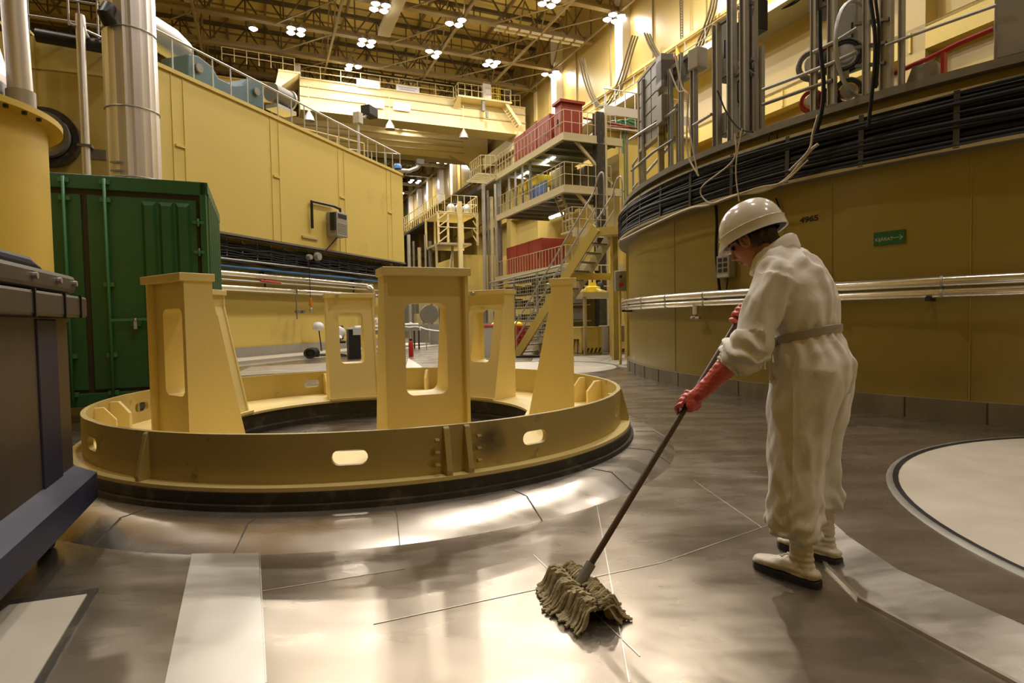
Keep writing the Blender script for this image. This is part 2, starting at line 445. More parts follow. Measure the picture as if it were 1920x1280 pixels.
for (s, t) in [(30, 3), (30, 13), (25, 20), (25, 8), (20, 3), (18, 15), (12, 8), (10, 21), (4, 2), (0, 12), (-8, 6), (60, 14), (30, -8), (15, -8)]:  # unseen clusters added as fill light overhead, behind the camera and behind the crane
    lamp_cluster(s, t, 'unseen fill lamp cluster added under the hall roof', group='unseen lamp clusters added for fill', power={(4, 2): .42, (-8, 6): .42, (0, 12): .45, (12, 8): .8, (18, 15): 1.4, (25, 20): 1.2}.get((s, t), .35 if s < 15 else .9))

# ------------------------------------------------------------------ the hall shell
mb = MB(); mb.add([hp(-16, -19), hp(-16, 25), hp(130, 25), hp(130, -19)], [(0, 1, 2, 3)]); struct('floor', mb, 'floor')
mb = MB(); mb.hbox(-16, 130, -19, 24.4, 26.2, 26.5)
struct('ceiling', mb, 'ceil')
# roof deck ribs and purlins
mb = MB()
for i in range(14): mb.hbox(10, 130, -17 + i * 3, -16.85 + i * 3, 25.95, 26.2)
struct('trim_1', mb, 'truss_lt')
mb = MB()
for i in range(60): mb.hbox(20 + i * 1.6, 20.07 + i * 1.6, -18, 24, 26.08, 26.2)
struct('trim_2', mb, 'truss_lt')
mb = MB(); mb.hbox(-16, 130, 24, 24.4, 0, 26.2); struct('wall_right', mb, 'hallw')
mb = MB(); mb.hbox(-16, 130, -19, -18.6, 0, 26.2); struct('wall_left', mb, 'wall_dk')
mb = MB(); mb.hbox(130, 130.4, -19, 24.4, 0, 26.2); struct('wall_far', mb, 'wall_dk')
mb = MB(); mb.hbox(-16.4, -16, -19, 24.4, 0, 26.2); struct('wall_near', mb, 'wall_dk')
# pilasters of the right wall
n = 3
for i, s in enumerate([15, 25, 35.0, 44.8, 55, 65, 74, 80, 86, 92, 98, 106, 114]):
    mb = MB(); mb.hbox(s - .45, s + .45, 23.35, 24, 16.9, 24.5)
    struct('trim_%d' % n, mb, 'pil'); n += 1
    mb = MB(); mb.hbox(s - .5, s + .5, 23.3, 24, 0, 15.3)
    struct('trim_%d' % n, mb, 'hallw'); n += 1
for s in range(12, 128, 5):
    mb = MB(); mb.hbox(s - .04, s + .04, 23.92, 24, 16.9, 26)
    struct('trim_%d' % n, mb, 'truss_lt'); n += 1
# crane rail beam, walkway and ledges on the right wall
mb = MB(); mb.hbox(-10, 128, 22.6, 23.3, 16.75, 16.9); mb.hbox(-10, 128, 22.9, 23.0, 15.9, 16.75); mb.hbox(-10, 128, 22.6, 23.3, 15.75, 15.9)
for s in range(-8, 126, 3): mb.hbox(s, s + .05, 22.62, 23.28, 15.9, 16.75)
single('crane_rail_beam', mb, 'wall', 'yellow steel crane rail beam running along the right hall wall', 'beam')
mb = MB(); mb.hbox(8, 128, 22.0, 24, 15.05, 15.2); mb.hbox(8, 128, 21.95, 22.02, 15.0, 15.35)
walk = single('wall_walkway', mb, 'steel', 'long grey walkway high along the right wall below the crane rail beam', 'walkway')
railing('thin grey guard railing on the high walkway of the right wall', [hp(12, 22, 15.2), hp(70, 22, 15.2)], 1.0, 1.6, 'steel', .025, rails=(1, .5), parent=walk)
mb = MB(); mb.hbox(-8, 128, 23.3, 24, 11.75, 11.9); mb.hbox(-8, 128, 23.3, 23.36, 11.0, 11.9); mb.hbox(-8, 128, 23.3, 24, 10.95, 11.0)
for s in range(-6, 120, 3): mb.hbox(s, s + .08, 23.22, 23.3, 11.0, 11.75)
struct('trim_%d' % n, mb, 'wall'); n += 1
# roof trusses
def truss(s, label):
    t = thing('roof_truss', label, 'truss', hp(s, 3, CHORD), 0, 'steel trusses under the roof')
    mb = MB(); mb.hbox(s - .22, s + .22, -18, 23.9, CHORD, CHORD + .12); mb.hbox(s - .04, s + .04, -18, 23.9, CHORD + .1, CHORD + .45)
    mb.build('bottom_chord', 'truss_lt', t)
    mb = MB(); mb.hbox(s - .15, s + .15, -18, 23.9, 25.6, 25.85); mb.build('top_chord', 'truss', t)
    mb = MB(); a = -17.5; k = 0
    while a < 23:
        b = min(a + 2.45, 23.8); z0, z1 = (CHORD + .3, 25.7) if k % 2 == 0 else (25.7, CHORD + .3)
        mb.beam(hp(s, a, z0), hp(s, b, z1), .10); mb.beam(hp(s, b, CHORD + .3), hp(s, b, 25.7), .08)
        a = b; k += 1
    mb.build('web_bracing', 'truss', t)
names = ['nearest roof truss, crossing the top of the picture', 'second roof truss from the front, left end above the clad column', 'roof truss that carries the long row of lit lamps',
         'roof truss right behind the row of lit lamps', 'roof truss just above the crane bridge', 'roof truss seen behind the crane bridge', 'far roof truss seen under the crane']
k = 0
for s in [25, 30, 34.8, 39.4, 44.7, 49.4, 54.5, 60, 66, 72, 78, 84, 90, 96, 102]:
    nm = {34.8: names[0], 39.4: names[1], 44.7: names[2], 49.4: names[3], 54.5: names[4], 60: names[5]}.get(s, names[6] if s > 60 else 'roof truss above the picture')
    truss(s, nm)
# longitudinal bracing between the trusses
for (t, lab) in [(23.2, 'longitudinal roof girder nearest the right wall'), (19.5, 'longitudinal roof girder left of the one at the right wall'), (13.5, 'longitudinal roof girder over the right part of the crane'),
                 (5.5, 'longitudinal roof girder over the left part of the crane'), (-3.5, 'longitudinal roof girder furthest to the left')]:
    mb = MB(); mb.hbox(20, 110, t - .08, t + .08, CHORD - .05, CHORD + .12); s = 20
    for a, b in zip([25, 30, 34.8, 39.4, 44.7, 49.4, 54.5, 60, 66, 72], [30, 34.8, 39.4, 44.7, 49.4, 54.5, 60, 66, 72, 78]):
        m_ = (a + b) / 2
        mb.beam(hp(a, t, CHORD), hp(m_, t, 25.6), .09); mb.beam(hp(m_, t, 25.6), hp(b, t, CHORD), .09)
        mb.beam(hp(a, t, CHORD), hp(b, t - 4, CHORD), .10, .06)
    single('roof_bracing', mb, 'truss_lt', lab, 'girder')
mb = MB(); mb.hbox(33, 43.4, 8.4, 9.25, CHORD - .18, CHORD); mb.hbox(33, 43.4, 8.4, 8.5, CHORD, CHORD + .2)
single('roof_panel', mb, 'plat', 'long flat grey-green panel crossing under the nearer roof trusses', 'panel')
mb = MB()
for i in range(8): mb.hbox(39.1, 39.3, 16 + i * .9, 16.7 + i * .9, CHORD - .15, CHORD - .05); mb.hbox(39.6, 39.8, 16 + i * .9, 16.7 + i * .9, CHORD - .15, CHORD - .05)
single('strip_light', mb, 'pil', 'unlit pale strip light fitting under a roof truss, right of the three-lamp cluster', 'light')

# ------------------------------------------------------------------ festoon cables on the right wall
def wallcurve(px, t):
    out = []
    for (x, y) in px:
        s, z = onT(x, y, t); out.append(hp(s, t, z))
    return out
def smooth(pts, n=8):
    P = [Vector(p) for p in pts]; P = [P[0] * 2 - P[1]] + P + [P[-1] * 2 - P[-2]]; out = []
    for i in range(1, len(P) - 2):
        for j in range(n):
            t = j / n; a, b, c, d = P[i - 1], P[i], P[i + 1], P[i + 2]
            out.append(.5 * ((2 * b) + (c - a) * t + (2 * a - 5 * b + 4 * c - d) * t * t + (3 * b - a - 3 * c + d) * t ** 3))
    return out + [P[-2]]
def cables(label, px, t, dx, m='truss', r=.06, name='hanging_cable_bundle'):
    mb = MB()
    for k in range(dx): mb.tube(smooth(wallcurve([(x + 5 * k, y + 1 * k) for x, y in px], t)), r, 6)
    return single(name, mb, m, label, 'cable')
cables('looped cable bundle hanging on the right wall left of the bright pilaster', [(1085, 108), (1095, 150), (1108, 185), (1122, 200), (1138, 192), (1160, 150), (1178, 90), (1186, 66)], 22.4, 3)
cables('cable bundle hanging down from the lamp cluster nearest the right wall', [(1208, 62), (1220, 90), (1240, 118), (1262, 132), (1290, 118), (1312, 70), (1330, 20), (1338, -30)], 22.4, 3)
cables('thin pale cables looped along the top of the picture right of the grey posts', [(1405, 8), (1430, 16), (1455, 14), (1480, 4), (1500, -12)], 22.4, 3, 'cable', .04)
mb = MB()
for dx in (0, 4):
    p = wallcurve([(1274 + dx, -30), (1277 + dx, 103)], 23.6); mb.tube(p, .035, 5)
a, b = wallcurve([(1274, -30), (1277, 103)], 23.6)
c, d = wallcurve([(1278, -30), (1281, 103)], 23.6)
for i in range(26): mb.tube([lerp(a, b, i / 26), lerp(c, d, i / 26)], .03, 5)
single('wall_ladder', mb, 'truss', 'narrow dark vertical ladder on the right wall beside the bright reflection', 'ladder')

# ------------------------------------------------------------------ the yellow concrete block on the left
C0 = Vector((-8.75, 13.75, 0)); C1 = Vector((-4.62, 25.7, 0)); WD = (C1 - C0).normalized(); WN = Vector((WD.y, -WD.x, 0))  # WN points into the hall
BL = (C1 - C0).length; ZT, ZL = 7.45, 3.62
def wp(k, d=0, z=0): return C0 + WD * k + WN * d + Z * z      # point along the block face
def onW(px, py, d=0):
    r_ = ray(px, py); k = (C0 + WN * d).dot(WN) / r_.dot(WN); p = Vector((0, 0, EYE)) + r_ * k
    return (p - C0).dot(WD), p.z
BK = -V
mb = MB()
pl = [wp(0), wp(BL), wp(BL) - V * 9, C0 - V * 12, C0 + BK * 9]
pl = [C0, C1, C1 - V * 8 + U * 2, C0 - V * 16 + U * 6, C0 - V * 12]
mb.prism([p + Z * ZL for p in pl], Z * (ZT - ZL)); struct('wall_block_upper', mb, 'wall')
lo = [wp(0, -.45), wp(BL - .25, -.45), wp(BL - .25, -.45) - V * 7, C0 - V * 12 + U * 6, C0 - V * 12 + U * .45]
mb = MB(); mb.prism(lo, Z * ZL); struct('wall_block_lower', mb, 'wall')
# panel joints (raised cover strips) with small brackets
for k_ in (1.15, 4.6, 8.0, 11.3):
    for dx in (0, .35):
        mb = MB(); mb.beam(wp(k_ + dx, .006, ZL), wp(k_ + dx, .006, ZT - .1), .02, .02, up=WN)
        struct('trim_%d' % n, mb, 'wall'); n += 1
    mb = MB(); mb.box(wp(k_ + .2, .02, 5.6), (.28, .04, .06), ax=(WD, WN, Z)); struct('trim_%d' % n, mb, 'wall'); n += 1
mb = MB(); mb.beam(wp(0, .02, ZT - .04), wp(BL, .02, ZT - .04), .06, .10, up=Z); struct('trim_%d' % n, mb, 'wall'); n += 1
mb = MB(); mb.beam(wp(0, .0, ZL - .03), wp(BL, .0, ZL - .03), .10, .06, up=Z); struct('trim_%d' % n, mb, 'steel_dk'); n += 1
mb = MB(); mb.beam(wp(-.3, -.42, .19), wp(BL - .25, -.42, .19), .05, .38, up=Z); struct('baseboard_left', mb, 'steel')
mb = MB(); mb.beam(wp(-.3, .25, .05), wp(BL + .4, .25, .05), 1.4, .10, up=Z); struct('trim_%d' % n, mb, 'offw'); n += 1
mb = MB(); mb.prism([wp(-1, .95, 0), wp(BL + .4, .95, 0), wp(BL + .4, 1.5, 0), wp(-1, 1.5, 0)], Z * .012); struct('trim_%d' % n, mb, 'patch'); n += 1
# cable trays, pipes in the recess
def lineW(d, z, k0=.4, k1=None): return [wp(k0, d, z), wp(BL - .2 if k1 is None else k1, d, z)]
t = thing('cable_tray', 'black cable tray packed with cables under the lip of the yellow block', 'cable tray', wp(6, -.3, 2.95))
mb = MB(); mb.beam(wp(-.2, -.3, 3.42), wp(BL - .1, -.3, 3.42), .05, .03); mb.build('top_rail', 'chrome', t)
mb = MB(); mb.beam(wp(-.2, -.28, 2.93), wp(BL - .1, -.28, 2.93), .30, .03); mb.build('tray_bottom', 'black', t)
for i in range(22):
    mb = MB(); mb.beam(wp(i * .58, -.16, 2.9), wp(i * .58, -.16, 3.5), .03, .04, up=WD); mb.build('bracket', 'steel_dk', t)
random.seed(3)
for j in range(26):
    z0 = 2.86 + (j % 9) * .066; d0 = -.14 - (j // 9) * .06; pts = []
    for i in range(25): pts.append(wp(-.2 + i * (BL + .1) / 24, d0 + random.uniform(-.015, .015), z0 + random.uniform(-.03, .03)))
    mb = MB(); mb.tube(pts, random.uniform(.022, .036), 6); mb.build('cable', 'cable', t)
k_, z_ = onW(520, 436, .05)
mb = MB(); mb.tube([wp(.1, -.02, 3.52), wp(BL * .5, -.02, 3.53), wp(BL - .3, -.02, 3.52)], .035, 6); single('conduit', mb, 'blackw', 'thin dark conduit along the lower lip of the yellow block', 'conduit')
def pipeW(name, m, r, z, d, label, k0=.4, k1=None, ext=None):
    mb = MB(); p = lineW(d, z, k0, k1)
    if ext: p = p + ext
    mb.tube(p, r, 14); return single(name, mb, m, label, 'pipe')
pipeW('water_pipe', 'blue', .055, 2.72, -.22, 'thin blue pipe running along the left block just under the cables')
ke = onW(690, 530, -.1)[0]
t = thing('insulated_pipe', 'shiny clad pipe below the blue pipe, bending down at its right end', 'pipe', wp(5, -.1, 2.3))
P = smooth([wp(.4, -.1, 2.5), wp(ke - .6, -.1, 2.5), wp(ke - .12, -.02, 2.45), wp(ke, .11, 2.28), wp(ke, .11, 1.75)], 6)
mb = MB(); mb.tube(P, .085, 14); mb.build('cladding', 'chrome', t)
mb = MB(); mb.tube([wp(ke, .11, 1.75), wp(ke, .11, 1.0)], .03, 8); mb.box(wp(ke, .11, 1.3), (.16, .12, .10), ax=(WD, WN, Z)); mb.build('drain_pipe', 'steel', t)
mb = MB(); mb.cyl(wp(ke + .02, .16, 1.12), wp(ke + .02, .28, 1.12), .1, 12); mb.build('valve', 'white', t)
for kk in (4.5, 9.2):
    mb = MB(); mb.box(wp(kk, -.2, 2.62), (.5, .2, .05), ax=(WD, WN, Z)); mb.beam(wp(kk, -.3, 2.6), wp(kk, -.3, 2.1), .04); mb.build('pipe_bracket', 'black', t)
pipeW('insulated_pipe', 'chrome', .09, 2.1, -.1, 'lower thick shiny clad pipe running the full length of the left block')
pipeW('thin_pipe', 'steel', .028, 2.32, -.05, 'thin grey pipe between the two shiny clad pipes')
pipeW('thin_pipe', 'steel', .022, 2.9, -.02, 'thin pale conduit strung just below the cable tray')
k_ = onW(556, 560, 0)[0]
mb = MB(); mb.tube([wp(k_, 0, 2.3), wp(k_ + .05, 0, 2.1), wp(k_ - .02, 0, 1.9), wp(k_, 0, 1.2)], .02, 6); mb.box(wp(k_ + .1, 0, 1.45), (.3, .08, .08), ax=(WD, WN, Z)); mb.cyl(wp(k_ + .22, 0, 1.45), wp(k_ + .22, .12, 1.45), .06, 10)
single('drain_valve', mb, 'steel_dk', 'small valve hanging on a thin pipe in front of the lower yellow wall', 'valve')
k_ = onW(581, 560, 0)[0]
t = thing('hanging_switch', 'orange pull handle hanging on a dark cord below the shiny pipes', 'switch', wp(k_, 0, 1.5))
mb = MB(); mb.tube([wp(k_, .02, 3.5), wp(k_, .02, 1.9)], .012, 6); mb.build('cord', 'black', t)
mb = MB(); mb.lathe([(.001, 1.92), (.04, 1.9), (.06, 1.7), (.045, 1.62), (.001, 1.6)], wp(k_, .02, 0), 10); mb.build('handle', 'orange', t)
mb = MB(); mb.lathe([(.001, 1.6), (.05, 1.55), (.05, 1.42), (.001, 1.4)], wp(k_, .02, 0), 10); mb.build('weight', 'steel', t)
k_, z_ = onW(503, 522, .0)
mb = MB(); mb.tube([wp(k_ - .35, .02, 2.36), wp(k_ + .5, .02, 2.33)], .03, 8); single('pipe_marker', mb, 'red2', 'short red band on the thin pipe left of the pipe brackets', 'band')
for (px, py, r, lab) in [(578, 482, .10, 'smaller pale round junction box on the cable bundle'), (594, 481, .15, 'larger pale round junction box on the cable bundle')]:
    k_, z_ = onW(px, py, 0)
    mb = MB(); mb.cyl(wp(k_, -.02, z_), wp(k_, .12, z_), r, 16, r * .85); single('junction_box', mb, 'grill', lab, 'junction box')
# wall unit
k0, z1 = onW(616, 397, .1); k1, z0 = onW(638, 447, .1)
t = thing('ventilation_unit', 'grey louvred wall unit with black pipework on the yellow block', 'wall unit', wp((k0 + k1) / 2, 0, z0))
mb = MB(); mb.box(wp((k0 + k1) / 2, .22, (z0 + z1) / 2), (k1 - k0, .42, z1 - z0), ax=(WD, WN, Z)); mb.build('casing', 'grill', t, bevel=.02)
mb = MB(); zz = z0 + .12
while zz < z1 - .35: mb.box(wp((k0 + k1) / 2, .435, zz), (k1 - k0 - .12, .02, .025), ax=(WD, WN, Z)); zz += .055
mb.build('louvres', 'steel', t)
mb = MB(); mb.box(wp((k0 + k1) / 2, .435, z1 - .14), (k1 - k0 - .16, .02, .14), ax=(WD, WN, Z)); mb.build('control_panel', 'black', t)
mb = MB(); mb.beam(wp(k0 - .05, .3, z0 + .2), wp(k0 - .05, .3, z1 - .05), .18, .08, up=WD); mb.tube([wp(k1 - .1, .2, z1), wp(k1 - .1, .2, z1 + .18), wp(k1 - .35, .1, z1 + .25), wp(k0 - .9, .1, z1 + .2), wp(k0 - .9, .1, z0 + .15)], .05, 8)
mb.build('pipework', 'black', t)
mb = MB(); mb.tube(smooth([wp((k0 + k1) / 2, .2, z0), wp((k0 + k1) / 2 - .2, .1, z0 - .25), wp((k0 + k1) / 2 - .6, .05, z0 - .6)]), .018, 6); mb.build('power_cable', 'cable', t)
k_, z_ = onW(580, 446, .0); mb = MB(); mb.box(wp(k_, .03, z_), (.8, .06, .06), ax=(WD, WN, Z)); single('wall_bracket', mb, 'plat', 'small horizontal bracket left of the louvred wall unit', 'bracket')

# top of the block: railing, trim, blue machine, clad duct
railing('shiny tube railing along the top edge of the yellow block', [wp(-1.2, -.1, ZT), wp(BL, -.1, ZT), C1 - V * 2.5 + Z * ZT], .85, .62, 'steel', .03, rails=(1, .06), post_r=.02)
railing('thin railing on the far edge of the block top, behind the shiny one', [C0 - V * 2.6 + U * .5 + Z * ZT, C0 - V * 2.4 + U * 5 + Z * ZT, C1 - V * 1.6 + Z * (ZT)], 1.15, 1.3, 'plat', .025, rails=(1, .5))
mb = MB(); prof = []
def blkpt(px, py, d):
    k_, z_ = onW(px, py, d); return wp(k_, d, z_)
t = thing('lifting_traverse', 'blue painted steel machine lying behind the railing on the yellow block', 'machine', wp(2.5, -.9, ZT))
poly = [blkpt(*p, -.8) for p in [(352, 148), (352, 100), (372, 104), (398, 124), (410, 146), (440, 160), (455, 158), (468, 146), (492, 152), (495, 205), (470, 198)]]
mb = MB(); mb.prism(poly, -WN * 1.0); mb.build('body', 'bluem', t, bevel=.04)
mb = MB()
for q in (blkpt(372, 128, -.78), blkpt(480, 172, -.78)): mb = MB(); mb.cyl(q, q + WN * .06, .12, 16); mb.build('boss', 'steel_dk', t)
t = thing('motor_unit', 'grey drum-shaped motor right of the blue machine on the yellow block', 'motor', wp(5.3, -.8, ZT))
q = blkpt(508, 172, -.8); mb = MB(); mb.cyl(q, q + WD * .8, .30, 18); mb.build('drum', 'steel_dk', t)
mb = MB(); mb.cyl(q + WD * .8, q + WD * .88, .34, 18); mb.box(q + WD * .45 - Z * .45, (.9, .5, .12), ax=(WD, WN, Z)); mb.build('end_flange', 'steel', t)
q = blkpt(318, 80, -2.0); mb = MB(); mb.tube([q - WD * 1.0 + Z * .1, q, q + WD * .45 - Z * .12], [.42, .42, .36], 14); mb.tube([q + WD * .45 - Z * .1, q + WD * .9 - Z * .3, q + WD * 1.1 - Z * .35], .10, 8)
single('clad_duct', mb, 'steel', 'crumpled foil-clad duct end lying at the left of the block top', 'duct')
# lamp head and blue cap at the far corner
t = thing('jointed_pipe', 'jointed grey pipe arm with a lamp head reaching out from the block corner', 'pipe arm', C1 + Z * ZT)
mb = MB(); pts = [C1 + Z * (ZT + .14) - V * .2, C1 + Z * (ZT + .15) + V * .3, C1 + Z * (ZT + .3) + V * .65, C1 + Z * (ZT + .5) + V * .8]
mb.tube(pts, .09, 8); mb.tube([pts[0], pts[0] - V * .3], .06, 8); mb.build('arm', 'steel', t)
mb = MB(); mb.box(pts[-1] + Z * .08, (.25, .3, .22), ax=(U, V, Z)); mb.build('lamp_head', 'steel_dk', t)
mb = MB(); mb.lathe([(.18, 0), (.18, .12), (.1, .22), (.001, .25)], pts[0] + Z * .05, 12); mb.build('cap', 'blue', t)

# dark ochre wall to the left of the block
a = C0 + Vector((-.02, 0, 0)); b = C0 - V * 9.5
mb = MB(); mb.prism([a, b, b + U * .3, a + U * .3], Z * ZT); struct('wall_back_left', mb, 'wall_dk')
for k_ in (1.7, 3.0, 4.3):
    mb = MB(); mb.beam(C0 - V * k_ - U * .01 + Z * 0, C0 - V * k_ - U * .01 + Z * ZT, .03, .02, up=U); struct('trim_%d' % n, mb, 'wall_dk'); n += 1
mb = MB()
mb.beam(C0 - V * 0 - U * .02 + Z * 6.75, C0 - V * 9 - U * .02 + Z * 6.75, .03, .02); struct('trim_%d' % n, mb, 'wall_dk'); n += 1
t = thing('wall_port', 'round black port ring on the ochre wall, half behind the yellow tank', 'port', (C0 - V * 3 + Z * 4.5))
d = ray(92, 262); k_ = (C0 - U * .05).dot(U) / d.dot(U); q = Vector((0, 0, EYE)) + d * k_
mb = MB(); mb.lathe([(.50, 0), (.62, 0), (.62, .28), (.50, .28)], q - U * .30, 40, closed_prof=True, axis=(V, Z, U)); mb.build('outer_ring', 'blackw', t)
mb = MB(); mb.lathe([(.40, 0), (.48, 0), (.48, .5), (.40, .5)], q - U * .48, 40, closed_prof=True, axis=(V, Z, U)); mb.build('inner_ring', 'steel_dk', t)
mb = MB(); mb.lathe([(.001, 0), (.40, 0), (.40, .15), (.001, .15)], q - U * .2, 40, axis=(V, Z, U)); mb.build('cover', 'wall_dk', t)
def onB(px, py, d=0.0):
    r_ = ray(px, py); P0 = C0 - U * d; k = P0.dot(U) / r_.dot(U); return Vector((0, 0, EYE)) + r_ * k
mb = MB(); mb.tube([onB(68, 66, .3), onB(240, 96, .3)], .14, 12)
single('black_pipe', mb, 'black', 'thick black pipe running level near the top of the ochre wall', 'pipe')
railing('thin grey railing along the top of the ochre wall at upper left', [onB(55, 82, -.1).xy.to_3d() + Z * ZT, onB(240, 100, -.1).xy.to_3d() + Z * ZT], .95, .95, 'steel_dk', .022, rails=(1, .5))
t = thing('vertical_pipe', 'slim grey clad pipe standing in front of the ochre wall with a bent top', 'pipe', onB(168, 330, .7).xy.to_3d())
q = onB(163, 330, .7).xy.to_3d(); top = onB(153, 55, .7).z
mb = MB(); mb.tube(smooth([q, q + Z * (top - .3), q + Z * (top - .06) + V * .02 + U * .05, q + Z * top + U * .35], 6), .085, 12); mb.build('cladding', 'alu', t)
mb = MB(); zc = onB(165, 285, .7).z; mb.box(q + V * .18 + U * .2 + Z * zc, (.2, .34, .2), ax=(U, V, Z)); mb.box(q + Z * (zc + .12), (.22, .26, .05), ax=(U, V, Z)); mb.build('pipe_clamp', 'steel_dk', t)
# the broad clad column
q = Vector((-6.93, 11.0, 0))
t = thing('clad_column', 'broad column wrapped in ribbed aluminium sheet behind the green container', 'column', q)
mb = MB(); nn = 60
rib = [.42 + (.010 if i % 3 == 0 else 0) for i in range(nn)]
vs = []; zs = [0, 2.2, 2.22, 3.75, 3.77, 5.0, 5.02, 6.4, 6.42, 7.9, 7.92, 12]
for z_ in zs:
    for i in range(nn): vs.append(q + Vector((math.cos(2 * PI * i / nn) * rib[i], math.sin(2 * PI * i / nn) * rib[i], z_)))
mb.add(vs, [(j * nn + i, j * nn + (i + 1) % nn, (j + 1) * nn + (i + 1) % nn, (j + 1) * nn + i) for j in range(len(zs) - 1) for i in range(nn)])
mb.build('cladding', 'alu', t)
for z_ in (3.76, 5.01, 6.41):
    mb = MB(); mb.lathe([(.43, -.015), (.445, 0), (.43, .015)], q + Z * z_, 40); mb.build('seam_band', 'steel', t)
p = q + Vector((-.05, -.45, 0)); mb = MB(); mb.tube([p + Z * (at(262, 10, 10.5).z), p + Z * (at(262, 28, 10.5).z) - Vector((0, .12, 0)), p + Z * at(268, 40, 10.5).z], .12, 10)
mb.build('pipe_stub', 'black', t)
mb = MB()
for z_ in (4.0, 3.85): mb.beam(p + Z * z_ - Vector((.1, 0, 0)), p + Z * z_ + Vector((.12, 0, 0)), .03)
mb.build('step_iron', 'steel', t)
#@@LEFT
# ------------------------------------------------------------------ green shipping container
CR = Vector((-3.64, 7.1, 0))                      # right front corner
W_, L_, Zb, Zt = 2.44, 2.3, .18, 2.78
cx = -V; 
def cp(a, b, z): return CR + cx * a + U * b + Z * z      # a: leftwards along the door face, b: depth
t = thing('shipping_container', 'dark green steel shipping container with closed double doors', 'container', cp(W_ / 2, L_ / 2, 0))
def cbox(mb, a0, a1, b0, b1, z0, z1): return mb.box(cp((a0 + a1) / 2, (b0 + b1) / 2, (z0 + z1) / 2), (abs(b1 - b0), abs(a1 - a0), abs(z1 - z0)), ax=(U, V, Z))
mb = MB(); cbox(mb, .02, W_ - .02, .1, L_, Zb + .1, Zt - .05); mb.build('body', 'green', t)
mb = MB(); cbox(mb, 0, W_, -.02, .1, Zt - .16, Zt); mb.build('door_header', 'green', t, bevel=.01)
mb = MB(); cbox(mb, 0, W_, -.02, .12, Zb, Zb + .15); mb.build('door_sill', 'green', t, bevel=.01)
for a in (0, W_ - .07):
    mb = MB(); cbox(mb, a, a + .07, -.02, .1, Zb, Zt); mb.build('corner_post', 'green', t, bevel=.01)
mb = MB(); cbox(mb, .07, W_ - .07, .04, .1, Zb + .15, Zt - .16); mb.build('door_seal', 'seal', t)
# right side wall corrugations
mb = MB(); m_ = 9
for i in range(m_):
    b0 = .12 + i * (L_ - .15) / m_; mb.prism([cp(0, b0, 0), cp(-.035, b0 + .05, 0), cp(-.035, b0 + .14, 0), cp(0, b0 + .19, 0)], Z * .001)
    mb.add([cp(.02, b0, Zb + .15), cp(-.02, b0 + .05, Zb + .15), cp(-.02, b0 + .14, Zb + .15), cp(.02, b0 + .19, Zb + .15), cp(.02, b0, Zt - .1), cp(-.02, b0 + .05, Zt - .1), cp(-.02, b0 + .14, Zt - .1), cp(.02, b0 + .19, Zt - .1)],
           [(0, 1, 5, 4), (1, 2, 6, 5), (2, 3, 7, 6)])
mb.build('side_panel', 'green', t)
for (z0, z1) in ((Zt - .12, Zt), (Zb, Zb + .15)):
    mb = MB(); cbox(mb, -.02, .08, 0, L_, z0, z1); mb.build('side_rail', 'green', t)
ac = 1.22
for k_, (a0, a1) in enumerate(((.11, ac - .03), (ac + .03, W_ - .11))):
    z0, z1 = Zb + .19, Zt - .22
    mb = MB(); cbox(mb, a0, a1, .0, .05, z0, z1)
    d_ = mb.build('door', 'green', t)
    mb = MB()            # pressed vertical ribs
    w = (a1 - a0); ribs = [.10, .26, .42] if k_ == 0 else [.5, .66, .82]
    for f_ in ribs:
        c_ = a0 + w * f_ + .03
        zz0, zz1 = z0 + .06, z1 - .04
        mb.add([cp(c_ - .075, .0, zz0), cp(c_ - .045, -.032, zz0 + .05), cp(c_ + .045, -.032, zz0 + .05), cp(c_ + .075, .0, zz0),
                cp(c_ - .075, .0, zz1), cp(c_ - .045, -.032, zz1 - .05), cp(c_ + .045, -.032, zz1 - .05), cp(c_ + .075, .0, zz1)],
               [(0, 1, 5, 4), (1, 2, 6, 5), (2, 3, 7, 6), (0, 3, 2, 1), (4, 5, 6, 7)])
    mb.build('pressed_rib', 'green', d_)
    for a_ in ((a0 + .90,) if k_ == 0 else (a0 + .14,)):
        mb = MB(); mb.tube([cp(a_, -.06, Zb + .02), cp(a_, -.06, Zt - .04)], .017, 8)
        for zz in (Zb + .12, Zb + .55, Zb + 1.35, Zt - .3, Zt - .1): cbox(mb, a_ - .05, a_ + .05, -.05, .0, zz, zz + .05)
        r_ = mb.build('locking_bar', 'green_lt', d_)
        mb = MB(); s_ = -1 if k_ == 0 else 1
        mb.beam(cp(a_, -.075, 1.15), cp(a_ + s_ * .5, -.075, 1.16), .018, .03); cbox(mb, a_ + s_ * .25 - .05, a_ + s_ * .25 + .05, -.06, 0, 1.08, 1.14)
        mb.build('handle', 'green_lt', r_)
        mb = MB(); mb.box(cp(a_ + s_ * .25, -.09, 1.09), (.03, .03, .09), ax=(V, U, Z)); mb.tube([cp(a_ + s_ * .25, -.09, 1.11), cp(a_ + s_ * .25, -.09, 1.17)], .012, 6)
        mb.build('padlock', 'steel', r_)
    for zz in (Zb + .5, Zb + 1.15, Zb + 1.75, Zt - .5):
        a_ = .09 if k_ == 0 else W_ - .09
        mb = MB(); cbox(mb, a_ - .06, a_ + .06, -.03, .02, zz, zz + .035); mb.tube([cp(a_, -.035, zz - .03), cp(a_, -.035, zz + .06)], .014, 6); mb.build('hinge', 'green_lt', t)
for (a_, b_) in ((.15, .2), (W_ - .15, .2), (.15, L_ - .2), (W_ - .15, L_ - .2)):
    mb = MB(); cbox(mb, a_ - .1, a_ + .1, b_ - .1, b_ + .1, 0, Zb); mb.build('foot', 'blackw', t)

